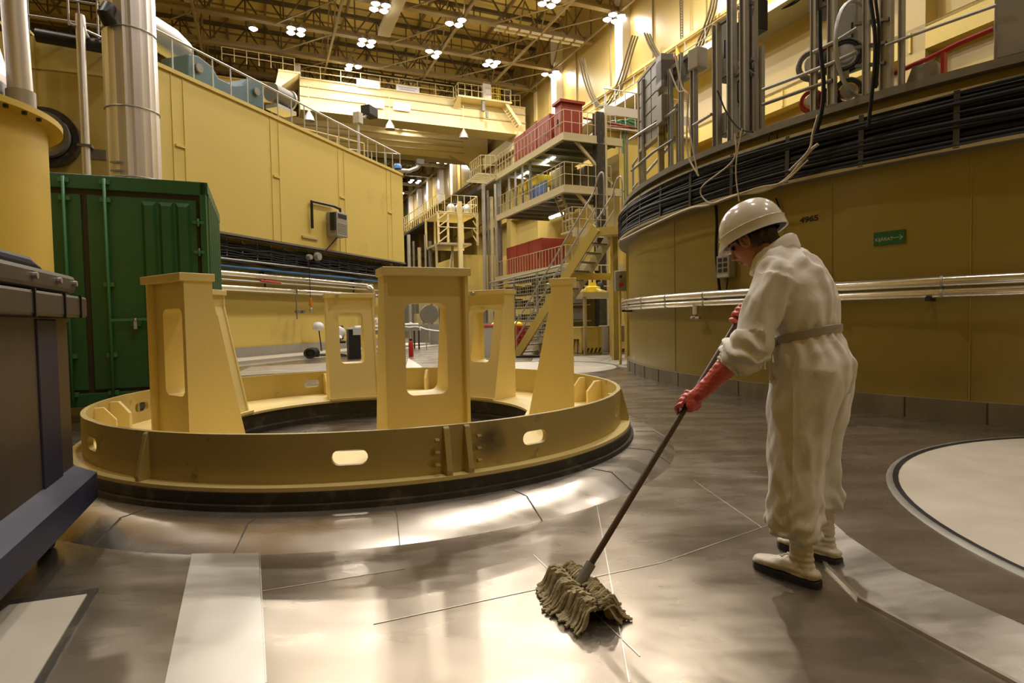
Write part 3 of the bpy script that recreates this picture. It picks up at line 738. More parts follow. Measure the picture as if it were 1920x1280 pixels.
# ------------------------------------------------------------------ dark skip in the left foreground
SK = Vector((-2.285, 3.02, 0))                    # right far corner of the body
def sp(a, b, z): return SK - V * a - U * b + Z * z       # a: leftwards, b: towards the camera
def sbox(mb, a0, a1, b0, b1, z0, z1): return mb.box(sp((a0 + a1) / 2, (b0 + b1) / 2, (z0 + z1) / 2), (abs(b1 - b0), abs(a1 - a0), abs(z1 - z0)), ax=(U, V, Z))
t = thing('waste_skip', 'large dark grey and blue wheeled steel skip at the left edge', 'skip', sp(.7, 1.1, 0))
mb = MB(); sbox(mb, 0, 1.3, 0, 2.3, .34, 1.135); mb.build('body', 'skip', t, bevel=.01)
for b_, w_ in ((.20, .34), (1.15, .30), (2.0, .19)):
    mb = MB(); sbox(mb, -.008, .01, b_, b_ + w_ * .8, .30, 1.12); mb.build('upright', 'skipb', t, bevel=.008)
mb = MB(); sbox(mb, -.075, 1.38, -.06, 2.38, 1.13, 1.235); mb.build('rim', 'skip', t, bevel=.012)
for b_ in (.06, .32, .72, 1.2, 1.7):
    mb = MB(); sbox(mb, -.082, -.07, b_, b_ + .014, 1.125, 1.24); mb.build('rim_joint', 'black', t)
mb = MB(); sbox(mb, -.045, 1.34, -.0, 2.3, 1.25, 1.34); mb.build('lid', 'skip', t, bevel=.02)
mb = MB(); mb.prism([sp(-.02, .35, 1.34), sp(-.02, 2.2, 1.34), sp(-.02, 2.1, 1.385), sp(-.02, .55, 1.385)], -V * 1.2); mb.build('lid_hump', 'skipb', t, bevel=.015)
for b_ in (.05, .3, .62, 1.1):
    mb = MB(); mb.cyl(sp(-.04, b_, 1.30), sp(-.062, b_, 1.30), .014, 8); mb.build('bolt', 'steel', t)
mb = MB(); sbox(mb, -.085, 1.40, -.06, 2.4, .17, .30); mb.prism([sp(-.085, -.06, .30), sp(0, 0, .36), sp(0, 2.3, .36), sp(-.085, 2.4, .30)], Z * .004); mb.build('base_frame', 'skipb', t, bevel=.012)
for (a_, b_) in ((.08, .18), (1.2, .18), (.08, 2.0), (1.2, 2.0)):
    mb = MB(); mb.cyl(sp(a_ - .025, b_, .07), sp(a_ + .025, b_, .07), .07, 16); w = mb.build('wheel', 'black', t)
    mb = MB(); sbox(mb, a_ - .05, a_ + .05, b_ - .05, b_ + .05, .12, .17); mb.beam(sp(a_ - .045, b_, .06), sp(a_ - .045, b_, .15), .05, .01); mb.build('fork', 'skipb', w)

# ------------------------------------------------------------------ yellow tank with flange and the clad pipes over it
TC = Vector((-4.80, 4.68, 0))
t = thing('storage_tank', 'bright yellow cylindrical tank with a bolted flange at the left edge', 'tank', TC)
mb = MB(); mb.lathe([(.93, 0), (.93, 2.80)], TC, 64); mb.build('shell', 'tank', t)
mb = MB(); mb.lathe([(.90, 2.78), (1.04, 2.78), (1.04, 2.83), (.001, 2.83)], TC, 64); f_ = mb.build('flange', 'tank', t)
for i in range(40):
    a_ = 2 * PI * i / 40; q = TC + Vector((math.cos(a_) * 1.0, math.sin(a_) * 1.0, 2.755)); mb = MB(); mb.cyl(q, q + Z * .03, .018, 6)
    if -2.2 < a_ - 2 * PI < 0.3 or a_ < .3: mb.build('bolt', 'blackw', f_)
q = at(5, 498, 3.75); mb = MB(); mb.box(q, (.09, .02, .03), rz=.1); mb.build('marker_label', 'black', t)
t = thing('clad_duct', 'wide aluminium-clad duct rising from the yellow tank', 'duct', TC + Vector((.0, 0, 2.83)))
mb = MB(); mb.lathe([(.72, 2.83), (.72, 3.08)], TC + Vector((.0, 0, 0)), 30); mb.build('lower_collar', 'steel', t)
mb = MB(); nn = 40; vs = []
for z_, r_ in ((3.08, .70), (3.16, .70), (4.0, .52), (6.5, .50)):
    for i in range(nn): vs.append(TC + Vector((math.cos(2 * PI * i / nn) * (r_ + .006 * (i % 2)), math.sin(2 * PI * i / nn) * (r_ + .006 * (i % 2)), z_)))
mb.add(vs, [(j * nn + i, j * nn + (i + 1) % nn, (j + 1) * nn + (i + 1) % nn, (j + 1) * nn + i) for j in range(3) for i in range(nn)]); mb.build('cladding', 'alu', t)
q = TC + Vector((.80, .22, 0)); t = thing('clad_pipe', 'slim aluminium-clad pipe beside the wide duct on the yellow tank', 'pipe', q + Z * 2.83)
mb = MB(); mb.tube([q + Z * 2.95 , q + Vector((-.02, .0, 3.6)), q + Vector((-.06, 0, 6.5))], .085, 16); mb.build('cladding', 'alu', t)
mb = MB(); mb.tube([q + Z * 2.83, q + Z * 3.02], .10, 16); mb.build('collar', 'steel', t)

# ------------------------------------------------------------------ yellow support ring
RC = Vector((-1.233, 5.305, 0))
def rp(r, a, z): return RC + Vector((r * math.cos(R(a)), r * math.sin(R(a)), z))
mb = MB(); mb.lathe([(2.25, .0), (2.25, .095), (2.455, .094), (2.60, .0)], RC, 120); struct('trim_%d' % n, mb, 'collar'); n += 1
for i in range(11):      # joints of the collar plates
    a_ = 200 + i * 17; mb = MB(); mb.beam(rp(2.30, a_, .097), rp(2.46, a_, .096), .004, .003); mb.beam(rp(2.455, a_, .096), rp(2.60, a_, .002), .004, .003)
    struct('trim_%d' % n, mb, 'steel_dk'); n += 1
t = thing('support_ring', 'huge cream-yellow welded ring stand with six tall slotted pedestals', 'ring stand', RC)
mb = MB(); mb.lathe([(1.36, 0), (2.276, 0), (2.276, .125), (2.255, .13), (2.255, .188), (1.40, .188), (1.40, .06), (1.36, .05)], RC, 120, closed_prof=True, smooth=True)
bs = mb.build('base_ring', 'blackw', t)
for a_ in (262, 315, 195, 20, 80, 140):
    mb = MB(); mb.box(rp(2.29, a_, .055), (.05, .13, .05), rz=R(a_)); mb.build('lug', 'black', bs)
mb = MB(); mb.lathe([(1.385, .190), (2.246, .190), (2.246, .212), (1.385, .212)], RC, 144, closed_prof=True); mb.build('flange', 'frame', t)
# skirt with oblong openings
R1, R2, Z0, Z1 = 2.140, 2.171, .212, .484
mb = MB(); hole_as = [200 + 0, 237 + 31, 300, 330, 0, 30, 60, 90, 120, 150, 175]
hole_as = [192 + 0]
hole_as = [229, 279, 309, 341, 15, 42, 70, 97, 124, 151, 180]
spans = []; hw = 4.2
seg = []
for a_ in hole_as: seg.append((a_ - hw, a_ + hw, True))
seg.sort(key=lambda q: q[0] % 360); full = []
prev_end = None
ss = sorted([(x % 360, y % 360) for x, y, _ in seg])
cur = ss[-1][1] - 360 if ss[-1][1] > ss[-1][0] else ss[-1][1]
for x, y in ss:
    full.append((cur, x, False)); y2 = y if y > x else y + 360; full.append((x, y2, True)); cur = y2
for x, y, h in full:
    if not h:
        m_ = max(1, int((y - x) / 2.5))
        for i in range(m_):
            p0, p1 = x + (y - x) * i / m_, x + (y - x) * (i + 1) / m_
            vs = [rp(R1, p0, Z0), rp(R2, p0, Z0), rp(R2, p0, Z1), rp(R1, p0, Z1), rp(R1, p1, Z0), rp(R2, p1, Z0), rp(R2, p1, Z1), rp(R1, p1, Z1)]
            mb.add(vs, [(1, 5, 6, 2), (0, 3, 7, 4), (2, 6, 7, 3)], True)
    else:
        c_ = (x + y) / 2; arc = R(1) * R2
        hole = rrect(.19 / arc, .085, .0424 , 6) if False else None
        hl = []
        for (sx, a0) in ((1, -90), (-1, 90)):
            for i in range(9):
                aa = R(a0 + 180 * i / 8); hl.append(((sx * .055 + .042 * math.cos(aa)) / arc + c_, .345 + .042 * math.sin(aa)))
        for rr in (R1, R2):
            vs, fs, lo_, ou_ = holed_rect(x, y, Z0, Z1, hl, lambda u_, v_: rp(rr, u_, v_)); mb.add(vs, fs, False)
        m_ = len(hl)
        mb.add([rp(R1, *p) for p in hl] + [rp(R2, *p) for p in hl], [(i, (i + 1) % m_, m_ + (i + 1) % m_, m_ + i) for i in range(m_)], True)
        mb.add([rp(R1, x, Z1), rp(R2, x, Z1), rp(R2, y, Z1), rp(R1, y, Z1)], [(0, 1, 2, 3)])
mb.build('skirt', 'skirt', t)
# outside ribs (the heavy bolted joint at 289 deg), inside ribs
def ribp(a, w, inner=False):
    mb = MB(); tn = Vector((-math.sin(R(a)), math.cos(R(a)), 0)) * w
    if not inner: pr = [(R2 - .005, .212), (R2 + .07, .212), (R2 + .07, .24), (R2 + .015, .47), (R2 - .005, .484)]
    else: pr = [(R1 + .005, .212), (R1 - .14, .212), (R1 - .14, .36), (R1 - .06, .46), (R1 + .005, .46)]
    mb.prism([rp(r_, a, z_) - tn / 2 for r_, z_ in pr], tn); return mb
for a_, w_ in ((247, .03), (293, .035), (296.3, .035), (350, .03), (20, .03), (180, .03)):
    ribp(a_, w_).build('rib', 'skirt', t, bevel=.004)
for z_ in (.27, .34, .41):
    for a_ in (291.4, 297.9): q = rp(R2 + .035, a_, z_); tn = Vector((-math.sin(R(a_)), math.cos(R(a_)), 0)); mb = MB(); mb.cyl(q - tn * .012, q + tn * .012, .012, 6); mb.build('bolt', 'skirt', t)
for a_, w_ in ((193, .05), (203, .03), (233, .03), (286, .05), (291, .04), (345, .04), (12, .05), (22, .03), (60, .03), (86, .03), (120, .03), (149, .03), (168, .03)):
    ribp(a_, w_, True).build('inner_rib', 'frame', t, bevel=.004)
# pedestals
def pedestal(a):
    er = Vector((math.cos(R(a)), math.sin(R(a)), 0)); et = Vector((-math.sin(R(a)), math.cos(R(a)), 0))
    th = MB()
    ped = bpy.data.objects.new('pedestal', None); COL.objects.link(ped); ped.parent = t; ped.location = (0, 0, 0)
    WM[ped.name] = WM[t.name].copy()
    def P(r, b, z): return RC + er * r + et * b + Z * z
    H0, H1 = .212, 1.41; HW = .27
    ro = 1.78
    def ri(z): return 1.385 + (1.60 - 1.385) * min(1, max(0, (z - H0) / (1.25 - H0)))
    for sg in (-1, 1):
        mb = MB(); mb.prism([P(ri(H0), sg * HW, H0), P(ro, sg * HW, H0), P(ro, sg * HW, H1), P(1.60, sg * HW, H1), P(1.60, sg * HW, 1.25)], -et * sg * .022)
        mb.build('side_plate', 'frame', ped)
    hl_o = rrect(.27, .58, .05, 5, 0, .90); hl_i = rrect(.27, .58, .05, 5, 0, .90)
    ro2 = ro - .045
    b0, b1 = -HW + .02, HW - .02
    fo = lambda b, z: P(ro2, b, z); fi = lambda b, z: P(ri(z) + .012, b, z)
    vs, fs, _, _ = holed_rect(b0, b1, H0, H1, hl_o, fo); mb = MB(); mb.add(vs, fs)
    vs, fs, _, _ = holed_rect(b0, b1, H0, H1, hl_o, lambda b, z: P(ro2 - .018, b, z)); mb.add(vs, fs)
    mb.build('outer_plate', 'frame', ped)
    mb = MB()
    # inner plate: bottom piece with the hole (bends with the slope)
    vs, fs, _, _ = holed_rect(b0, b1, H0, 1.25, hl_i, fi); mb.add(vs, fs)
    mb.add([fi(b0, 1.25), fi(b1, 1.25), fi(b1, 1.37), fi(b0, 1.37)], [(0, 1, 2, 3)]); mb.build('inner_plate', 'frame', ped)
    m_ = len(hl_o); mb = MB()
    mb.add([fo(*p) for p in hl_o] + [fi(*p) for p in hl_i], [(i, (i + 1) % m_, m_ + (i + 1) % m_, m_ + i) for i in range(m_)], True)
    mb.build('slot_liner', 'frame', ped)
    mb = MB(); mb.prism([P(1.585, -HW - .012, 1.36), P(1.81, -HW - .012, 1.36), P(1.81, -HW - .012, 1.41), P(1.585, -HW - .012, 1.41)], et * (2 * HW + .024)); mb.build('cap_plate', 'frame', ped, bevel=.004)
    mb = MB(); mb.cyl(P(1.575, HW * .55, 1.375), P(1.545, HW * .55, 1.375), .022, 10); mb.build('plug', 'steel', ped)
    mb = MB(); mb.box(P(ri(H0) - .02, 0, H0 + .012), (.04, .56, .024), ax=(er, et, Z)); mb.build('foot_plate', 'frame', ped)
for a_ in (234, 293.5, 354, 54, 113, 174): pedestal(a_)
for (a_, r_) in ((301, 1.55), (242, 1.9)):
    mb = MB(); er = Vector((math.cos(R(a_)), math.sin(R(a_)), 0)); et = Vector((-er.y, er.x, 0)); c_ = RC + er * r_
    mb.prism([c_ + er * .1 + Z * .212, c_ - er * .1 + Z * .212, c_ - er * .06 + Z * .33, c_ + er * .06 + Z * .33], et * .12); mb.build('stop_block', 'frame', t, bevel=.006)

# ------------------------------------------------------------------ floor plates, discs and hatch
def strip(pts, w, h, m):
    global n
    mb = MB(); pts = [Vector(p) for p in pts]
    for a, b in zip(pts[:-1], pts[1:]): mb.beam(a + Z * (h / 2 if h > .001 else .0005), b + Z * (h / 2 if h > .001 else .0005), w, h)
    o = struct('trim_%d' % n, mb, m); n += 1; return o
def F2(*px): return [fl(*p).xy.to_3d() for p in px]
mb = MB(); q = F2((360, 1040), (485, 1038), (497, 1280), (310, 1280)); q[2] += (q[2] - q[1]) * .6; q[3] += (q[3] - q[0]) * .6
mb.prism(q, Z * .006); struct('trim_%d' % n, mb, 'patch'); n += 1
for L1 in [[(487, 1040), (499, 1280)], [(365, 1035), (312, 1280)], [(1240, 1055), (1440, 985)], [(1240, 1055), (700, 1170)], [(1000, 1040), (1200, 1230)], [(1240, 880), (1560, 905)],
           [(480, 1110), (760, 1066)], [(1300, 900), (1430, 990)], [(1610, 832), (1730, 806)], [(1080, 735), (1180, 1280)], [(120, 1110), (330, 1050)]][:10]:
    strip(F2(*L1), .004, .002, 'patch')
mb = MB(); lo_ = [Vector(p) for p in ((1.40, 2.74, 0), (1.32, 2.45, 0), (1.29, 2.17, 0), (1.44, 1.64, 0), (1.62, 1.0, 0))]
hi_ = [Vector(p) for p in ((1.60, 2.95, .035), (1.56, 2.72, .035), (1.55, 2.35, .035), (1.69, 1.88, .035), (1.95, 1.1, .035))]
mb.add(lo_ + hi_, [(i, i + 1, 5 + i + 1, 5 + i) for i in range(4)]); mb.build('trim_%d' % n, 'collar')['kind'] = 'structure'; n += 1
mb = MB(); pl = [Vector((p.x, p.y, 0)) for p in hi_] + [Vector((5, -.5, 0)), Vector((7.2, 3.2, 0)), Vector((3.2, 5.4, 0)), Vector((2.2, 4.4, 0))]
mb.prism(pl, Z * .035); struct('trim_%d' % n, mb, 'floor'); n += 1
strip([p + Z * .0 for p in lo_], .016, .012, 'patch')
def disc(c, r, z, label):
    t = thing('floor_disc', label, 'floor cover', (c[0], c[1], 0)); c = Vector((c[0], c[1], 0))
    mb = MB(); mb.lathe([(.001, z - .02), (.001, z + .006), (r - .03, z + .006), (r - .03, z - .02)], c, 96); mb.build('cover_plate', 'offw', t)
    mb = MB(); mb.lathe([(r - .03, z - .02), (r - .03, z + .010), (r, z + .010), (r, z - .02)], c, 96, closed_prof=True); mb.build('rubber_seal', 'black', t)
    mb = MB(); mb.lathe([(r, z - .02), (r, z + .012), (r + .02, z + .012), (r + .035, z - .0), (r + .035, z - .02)], c, 96, closed_prof=True); mb.build('edge_ring', 'steel_dk', t)
disc((4.37, 2.39), 2.36, .035, 'large off-white round floor cover with a black seal at the right edge')
disc((.55, 12.9), 1.75, 0.004, 'off-white round floor cover behind the yellow ring stand')
t = thing('floor_hatch', 'off-white rectangular floor hatch in a dark metal frame at lower left', 'hatch', (-1.8, 2.1, 0))
q = F2((185, 1105), (85, 1280), (-200, 1290), (20, 1128)); q[1] += (q[1] - q[0]) * .5; q[2] += (q[2] - q[3]) * .4
mb = MB(); mb.prism(q, Z * .008)
mb.build('frame', 'blackw', t)
c_ = sum(q, Vector((0, 0, 0))) / 4
mb = MB(); mb.prism([lerp(p, c_, .14) for p in q], Z * .014); mb.build('hatch_plate', 'offw', t)
#@@RIGHT
# ------------------------------------------------------------------ the round wall on the right
CC = Vector((10.21, 10.94, 0)); CRAD = 7.86
def cy(r, a, z): return CC + Vector((r * math.cos(a), r * math.sin(a), z))
def onC(px, py, r=CRAD):            # angle and height where the line of sight meets a cylinder around CC
    d = ray(px, py); a = d.x ** 2 + d.y ** 2; b = -2 * (d.x * CC.x + d.y * CC.y); c = CC.x ** 2 + CC.y ** 2 - r * r
    D = b * b - 4 * a * c; k = -b / (2 * a) if D < 0 else (-b - math.sqrt(D)) / (2 * a)
    p = d * k + Z * EYE; return math.atan2(p.y - CC.y, p.x - CC.x), p.z
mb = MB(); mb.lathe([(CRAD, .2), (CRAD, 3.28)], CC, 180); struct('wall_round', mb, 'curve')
mb = MB(); mb.lathe([(CRAD, 3.28), (.01, 3.28)], CC, 60); struct('wall_round_top', mb, 'dark')
mb = MB(); mb.lathe([(CRAD + .05, 0), (CRAD + .05, .21), (CRAD - .01, .21)], CC, 180, smooth=True); struct('baseboard_right', mb, 'conc')
mb = MB(); mb.lathe([(CRAD - .1, 3.28), (CRAD + .12, 3.28), (CRAD + .12, 3.36), (CRAD + .10, 3.36), (CRAD + .10, 3.30), (CRAD - .1, 3.30)], CC, 160, closed_prof=True)
struct('trim_%d' % n, mb, 'steel_dk'); n += 1
for i in range(60):
    a_ = 2.2 + i * .085; mb = MB(); mb.beam(cy(CRAD + .052, a_, .005), cy(CRAD + .052, a_, .205), .006, .008); struct('trim_%d' % n, mb, 'blackw'); n += 1
def arc(r, a0, a1, z, m_=40): return [cy(r, a0 + (a1 - a0) * i / m_, z) for i in range(m_ + 1)]
A_L, A_R = onC(1172, 500)[0] - .35, onC(1920, 500)[0] + .5      # angles (radians) of the visible stretch
if A_L < 0: A_L += 2 * PI
if A_R < 0: A_R += 2 * PI
for a_ in (onC(1265, 500)[0], onC(1820, 500)[0], onC(1560, 500)[0]):
    mb = MB(); mb.beam(cy(CRAD + .004, a_, .22), cy(CRAD + .004, a_, 2.55), .006, .006); struct('trim_%d' % n, mb, 'wall_dk'); n += 1
t = thing('cable_rack', 'black belt of cables on a rack around the top of the round yellow wall', 'cable rack', cy(CRAD + .2, 3.6, 2.6))
for z_, r_ in ((2.61, .22), (3.13, .20)):
    mb = MB(); mb.lathe([(CRAD + r_ - .03, z_ - .02), (CRAD + r_, z_ - .02), (CRAD + r_, z_ + .015), (CRAD + r_ - .03, z_ + .015)], CC, 90, a0=A_L, a1=A_R, closed_prof=True)
    mb.build('rail', 'plat', t)
mb = MB(); mb.lathe([(CRAD + .0, 2.60), (CRAD + .22, 2.60)], CC, 80, a0=A_L, a1=A_R); mb.build('tray_floor', 'steel_dk', t)
random.seed(11)
for i in range(18):
    a_ = A_L + (A_R - A_L) * (i + .5) / 18; mb = MB(); mb.beam(cy(CRAD + .21, a_, 2.60), cy(CRAD + .19, a_, 3.14), .05, .02, up=Vector((math.cos(a_), math.sin(a_), 0)))
    mb.build('upright', 'blackw', t)
for j in range(34):
    z0 = 2.64 + (j % 12) * .043; r0 = CRAD + .19 - (j // 12) * .055; pts = []; ph = random.uniform(0, 6); am = random.uniform(.004, .018)
    for i in range(61):
        a_ = A_L + (A_R - A_L) * i / 60; pts.append(cy(r0 + .012 * math.sin(ph * 3 + i * .31), a_, z0 + am * math.sin(ph + i * .37) + .012 * math.sin(ph * 2 + i * .11)))
    mb = MB(); mb.tube(pts, random.uniform(.014, .026), 6); mb.build('cable', 'cable', t)
def Cp(px, py, off=.25):
    a_, z_ = onC(px, py, CRAD + off); return cy(CRAD + off, a_, z_)
def hose(label, px, m='cable_lt', r=.012, off=.27, name='cable', extra=0):
    mb = MB(); P = smooth([Cp(x, y, off) for x, y in px])
    mb.tube(P, r, 6); return single(name, mb, m, label, 'cable')
hose('pale cable bundle sagging in front of the black cables above the helmet', [(1165, 450), (1215, 425), (1290, 392), (1330, 384), (1380, 366), (1430, 358), (1475, 335), (1518, 284), (1534, 270)], r=.017)
hose('thin pale cable looping down beside the first one', [(1378, 250), (1375, 300), (1315, 352), (1330, 380), (1362, 372), (1420, 352), (1470, 340), (1515, 300)], r=.010, off=.29)
hose('thin pale cable hanging straight down above the helmet', [(1392, 240), (1382, 290), (1380, 330), (1386, 378)], r=.008, off=.3)
hose('bundle of pale and dark cables hanging from the rack posts at left', [(1265, 100), (1278, 160), (1290, 180), (1288, 230), (1290, 290), (1310, 330)], r=.012, off=.3)
hose('second pale cable hanging down from the rack posts at left', [(1255, 130), (1272, 170), (1286, 175), (1292, 240), (1308, 325)], r=.010, off=.33)
hose('long drooping dark cable between the grey posts', [(1345, 170), (1362, 210), (1385, 240), (1412, 248)], 'cable', .010, .28)
hose('thick black hose hanging in front of the rack at the ledge', [(1537, 20), (1538, 90), (1544, 150), (1541, 205), (1530, 250)], 'cable', .022, .33, 'black_hose')
hose('pale hose continuing below the thick black hose to the cable belt', [(1534, 215), (1524, 250), (1516, 282), (1480, 320)], 'cable_lt', .012, .33, 'pale_hose')
hose('black hose hanging beside the second tall post, left of a pair', [(1632, 0), (1640, 60), (1640, 120), (1636, 165), (1628, 238)], 'cable', .018, .30, 'black_hose')
hose('black hose hanging beside the second tall post, right of a pair', [(1642, 0), (1648, 60), (1646, 120), (1642, 165)], 'cable', .014, .30, 'black_hose')
hose('black cable dropping from the cable belt down to the grey pipe behind the helmet', [(1342, 385), (1344, 420), (1343, 480), (1350, 550)], 'cable', .020, .05, 'black_cable')
hose('black cable down from the cable belt right of the helmet', [(1455, 372), (1462, 395), (1462, 430)], 'cable', .010, .04, 'black_cable')
hose('small black cable loop hanging under the grey ledge', [(1445, 248), (1441, 262), (1447, 275), (1456, 268), (1457, 250)], 'cable', .008, .14, 'cable_loop')

# long shiny pipe around the wall
t = thing('insulated_pipe', 'pair of long shiny clad pipes running around the round yellow wall', 'pipe', cy(CRAD + .12, 3.6, 1.3))
aE = A_L - .0
for z_, r_ in ((1.365, .055), (1.255, .048)):
    mb = MB(); mb.tube(arc(CRAD + .13, A_L, A_R, z_, 70), r_, 14); mb.build('cladding', 'chrome', t)
mb = MB(); mb.beam(Vector((0, 0, 0)), Vector((0, 0, 0.001)), .01)
for i in range(15):
    a_ = A_L + (A_R - A_L) * (i + .3) / 15; d_ = Vector((-math.sin(a_), math.cos(a_), 0))
    mb = MB(); mb.cyl(cy(CRAD + .13, a_, 1.365) - d_ * .012, cy(CRAD + .13, a_, 1.365) + d_ * .012, .060, 14)
    mb.cyl(cy(CRAD + .13, a_, 1.255) - d_ * .012, cy(CRAD + .13, a_, 1.255) + d_ * .012, .053, 14); mb.build('seam_band', 'steel', t)
a_ = onC(1303, 590, CRAD + .15)[0]
mb = MB(); mb.tube([cy(CRAD + .14, a_, 1.25), cy(CRAD + .14, a_, 1.10)], .042, 12); mb.build('branch', 'alu', t)
mb = MB(); mb.tube([cy(CRAD + .14, a_, 1.10), cy(CRAD + .14, a_, 1.04)], .018, 8); mb.tube([cy(CRAD + .14, a_ - .012, 1.05), cy(CRAD + .14, a_ + .012, 1.05)], .022, 8); mb.tube([cy(CRAD + .2, a_, 1.05), cy(CRAD + .1, a_, 1.05)], .012, 6); mb.build('valve', 'steel', t)
for px in (1185, 1560, 1750):
    a_ = onC(px, 560)[0]; mb = MB(); mb.beam(cy(CRAD, a_, 1.20), cy(CRAD + .2, a_, 1.20), .04, .04); mb.build('support', 'black', t)
a_ = onC(1405, 560)[0]
# electric box, number, sign
a_, z_ = onC(1368, 500); z1 = onC(1368, 482)[1]
rd = Vector((math.cos(a_), math.sin(a_), 0)); tg = Vector((-rd.y, rd.x, 0))
t = thing('junction_box', 'small grey electrical box with warning labels on the round wall behind the face', 'junction box', cy(CRAD, a_, z_ - .1))
mb = MB(); mb.box(cy(CRAD + .06, a_, z_), (.12, .24, .30), ax=(rd, tg, Z)); mb.build('casing', 'grill', t, bevel=.01)
mb = MB()
for i in range(3):
    for j in range(2): mb.box(cy(CRAD + .122, a_, z_) + tg * (.05 - .1 * j) + Z * (.09 - .07 * i), (.004, .07, .05), ax=(rd, tg, Z))
mb.build('warning_labels', 'ink', t)
mb = MB(); mb.box(cy(CRAD + .122, a_, z_ - .12), (.004, .2, .04), ax=(rd, tg, Z)); mb.build('name_strip', 'offw', t)
mb = MB(); mb.tube(smooth([cy(CRAD + .06, a_, z_ - .15) + tg * .03, cy(CRAD + .06, a_, z_ - .3) + tg * .0, cy(CRAD + .06, a_, z_ - .42) - tg * .05]), .012, 6); mb.build('lead', 'black', t)
def cyl_text(txt, size, px, py, m, name, label=None, cat=None, parent=None, off=.002, wx=1.0):
    a0, z0 = onC(px, py)
    fn = lambda x, y, z: cy(CRAD + off + z, a0 + x * wx / CRAD, z0 + y)
    o = textmesh(txt, size, None, (1, 0, 0), (0, 1, 0), m, name, parent, .0015, fn=fn)
    if label: tag(o, label, cat)
    return o
cyl_text('4965', .088, 1500, 418, 'ink', 'painted_number', 'black stencilled number 4965 on the round yellow wall', 'number', wx=1.3)
a0, z0 = onC(1639, 459); a1, z1 = onC(1698, 434)
a0 %= 2 * PI; a1 %= 2 * PI
z0 = 1.785; z1 = 1.925
t = thing('exit_sign', 'small green exit sign with a right-pointing arrow on the round wall', 'sign', cy(CRAD, (a0 + a1) / 2, z0))
mb = MB(); mb.lathe([(CRAD, z0), (CRAD + .012, z0), (CRAD + .012, z1), (CRAD, z1)], CC, 6, a0=min(a0, a1), a1=max(a0, a1), closed_prof=True, smooth=False); mb.build('plate', 'green_s', t)
aw = a1 - a0
fn = lambda x, y, z: cy(CRAD + .0135 + z * .3, a0 + aw * .05 + x / CRAD * 1.0, z0 + .045 + y)
textmesh('KIJÁRAT', .046, None, (1, 0, 0), (0, 1, 0), 'sign_l', 'lettering', t, .001, fn=fn)
mb = MB(); rr = CRAD + .0135; e0, e1 = a0 + aw * .62, a0 + aw * .93
mb.beam(cy(rr, e0, z0 + .065), cy(rr, e1, z0 + .065), .004, .008)
for s_ in (-1, 1): mb.beam(cy(rr, e1, z0 + .065), cy(rr, e1 - aw * .10, z0 + .065 + s_ * .025), .004, .008)
mb.build('arrow', 'sign_l', t)

# posts, rails and cabinets standing on top of the round wall
ZTOP = 3.36
def post(px, yb, yt, w, off, label, m='steel', d=None):
    a_, z_ = onC(px, yb, CRAD + off); zt = at(px, yt, cy(CRAD + off, a_, 0).y).z
    p = cy(CRAD + off, a_, 0); rd = Vector((math.cos(a_), math.sin(a_), 0)); tg = Vector((-rd.y, rd.x, 0))
    zt = max(zt, 3.6); t = thing('rack_post', label, 'post', p + Z * ZTOP, 0)
    mb = MB()
    w2 = w * .5
    mb.box(p + Z * (ZTOP + zt) / 2 + tg * w2 * .9, (w * .8, .012, zt - ZTOP), ax=(rd, tg, Z))
    mb.box(p + Z * (ZTOP + zt) / 2 - tg * w2 * .9, (w * .8, .012, zt - ZTOP), ax=(rd, tg, Z))
    mb.box(p + Z * (ZTOP + zt) / 2, (.012, w * .9, zt - ZTOP), ax=(rd, tg, Z)); mb.build('channel', m, t)
    mb = MB(); mb.box(p + Z * (ZTOP + .006), (w * 1.8, w * 2.2, .012), ax=(rd, tg, Z)); mb.build('base_plate', 'steel_dk', t)
    return t, p, rd, tg, zt
PX = [(1208, 360, 150, .07, .05, 'leftmost thin post of the racks on the round wall'), (1258, 340, 130, .07, .05, 'thin grey post right of the panelled cabinet'),
      (1278, 335, 100, .06, .05, 'thin dark post behind the hanging pale cables'), (1302, 315, 98, .09, .0, 'grey post with perforated edge beside the first equipment frame'),
      (1345, 300, 45, .10, .0, 'dark channel post at the left of the four close tall posts'), (1373, 300, -40, .10, .0, 'second of the four close tall grey posts'),
      (1396, 290, -40, .09, .05, 'third of the four close tall grey posts'), (1413, 285, -40, .09, -.1, 'rightmost of the four close tall grey posts'),
      (1428, 260, 85, .06, -.1, 'short dark post right of the four tall grey posts'), (1526, 210, -40, .06, .05, 'grey tube post left of the thick black hose'),
      (1560, 195, -40, .08, .05, 'grey channel post right of the thick black hose'), (1624, 175, -40, .06, .05, 'grey post left of the pair of black hoses'),
      (1662, 162, -40, .11, .0, 'wide blue-grey channel post with a foot plate'), (1690, 155, -40, .05, .05, 'thin post right of the wide blue-grey channel')]
posts = [post(*p) for p in PX]
def Cl(px, py, off=0.0):
    a_, z_ = onC(px, py, CRAD + off); return cy(CRAD + off, a_, z_)
def rail(label, px, off, m='steel', r=.022):
    mb = MB()
    P = []
    for a, b in zip(px[:-1], px[1:]):
        for i in range(6): P.append(Cl(a[0] + (b[0] - a[0]) * i / 6, a[1] + (b[1] - a[1]) * i / 6, off))
    P.append(Cl(*px[-1], off)); mb.tube(P, r, 8); return single('tube_rail', mb, m, label, 'rail')
rail('grey tube rail running level between the four tall posts and the hoses', [(1430, 168), (1500, 142), (1560, 118), (1607, 97)], .08)
rail('upper grey tube rail crossing the posts with the black hoses', [(1525, 98), (1570, 76), (1607, 53)], .08)
rail('long thin tube rail rising to the cabinet in the top right corner', [(1660, 85), (1760, 48), (1868, 10)], .08, r=.016)
rail('lower tube rail between the grey posts above the ledge', [(1430, 196), (1512, 167), (1560, 150)], .08, 'steel_dk')
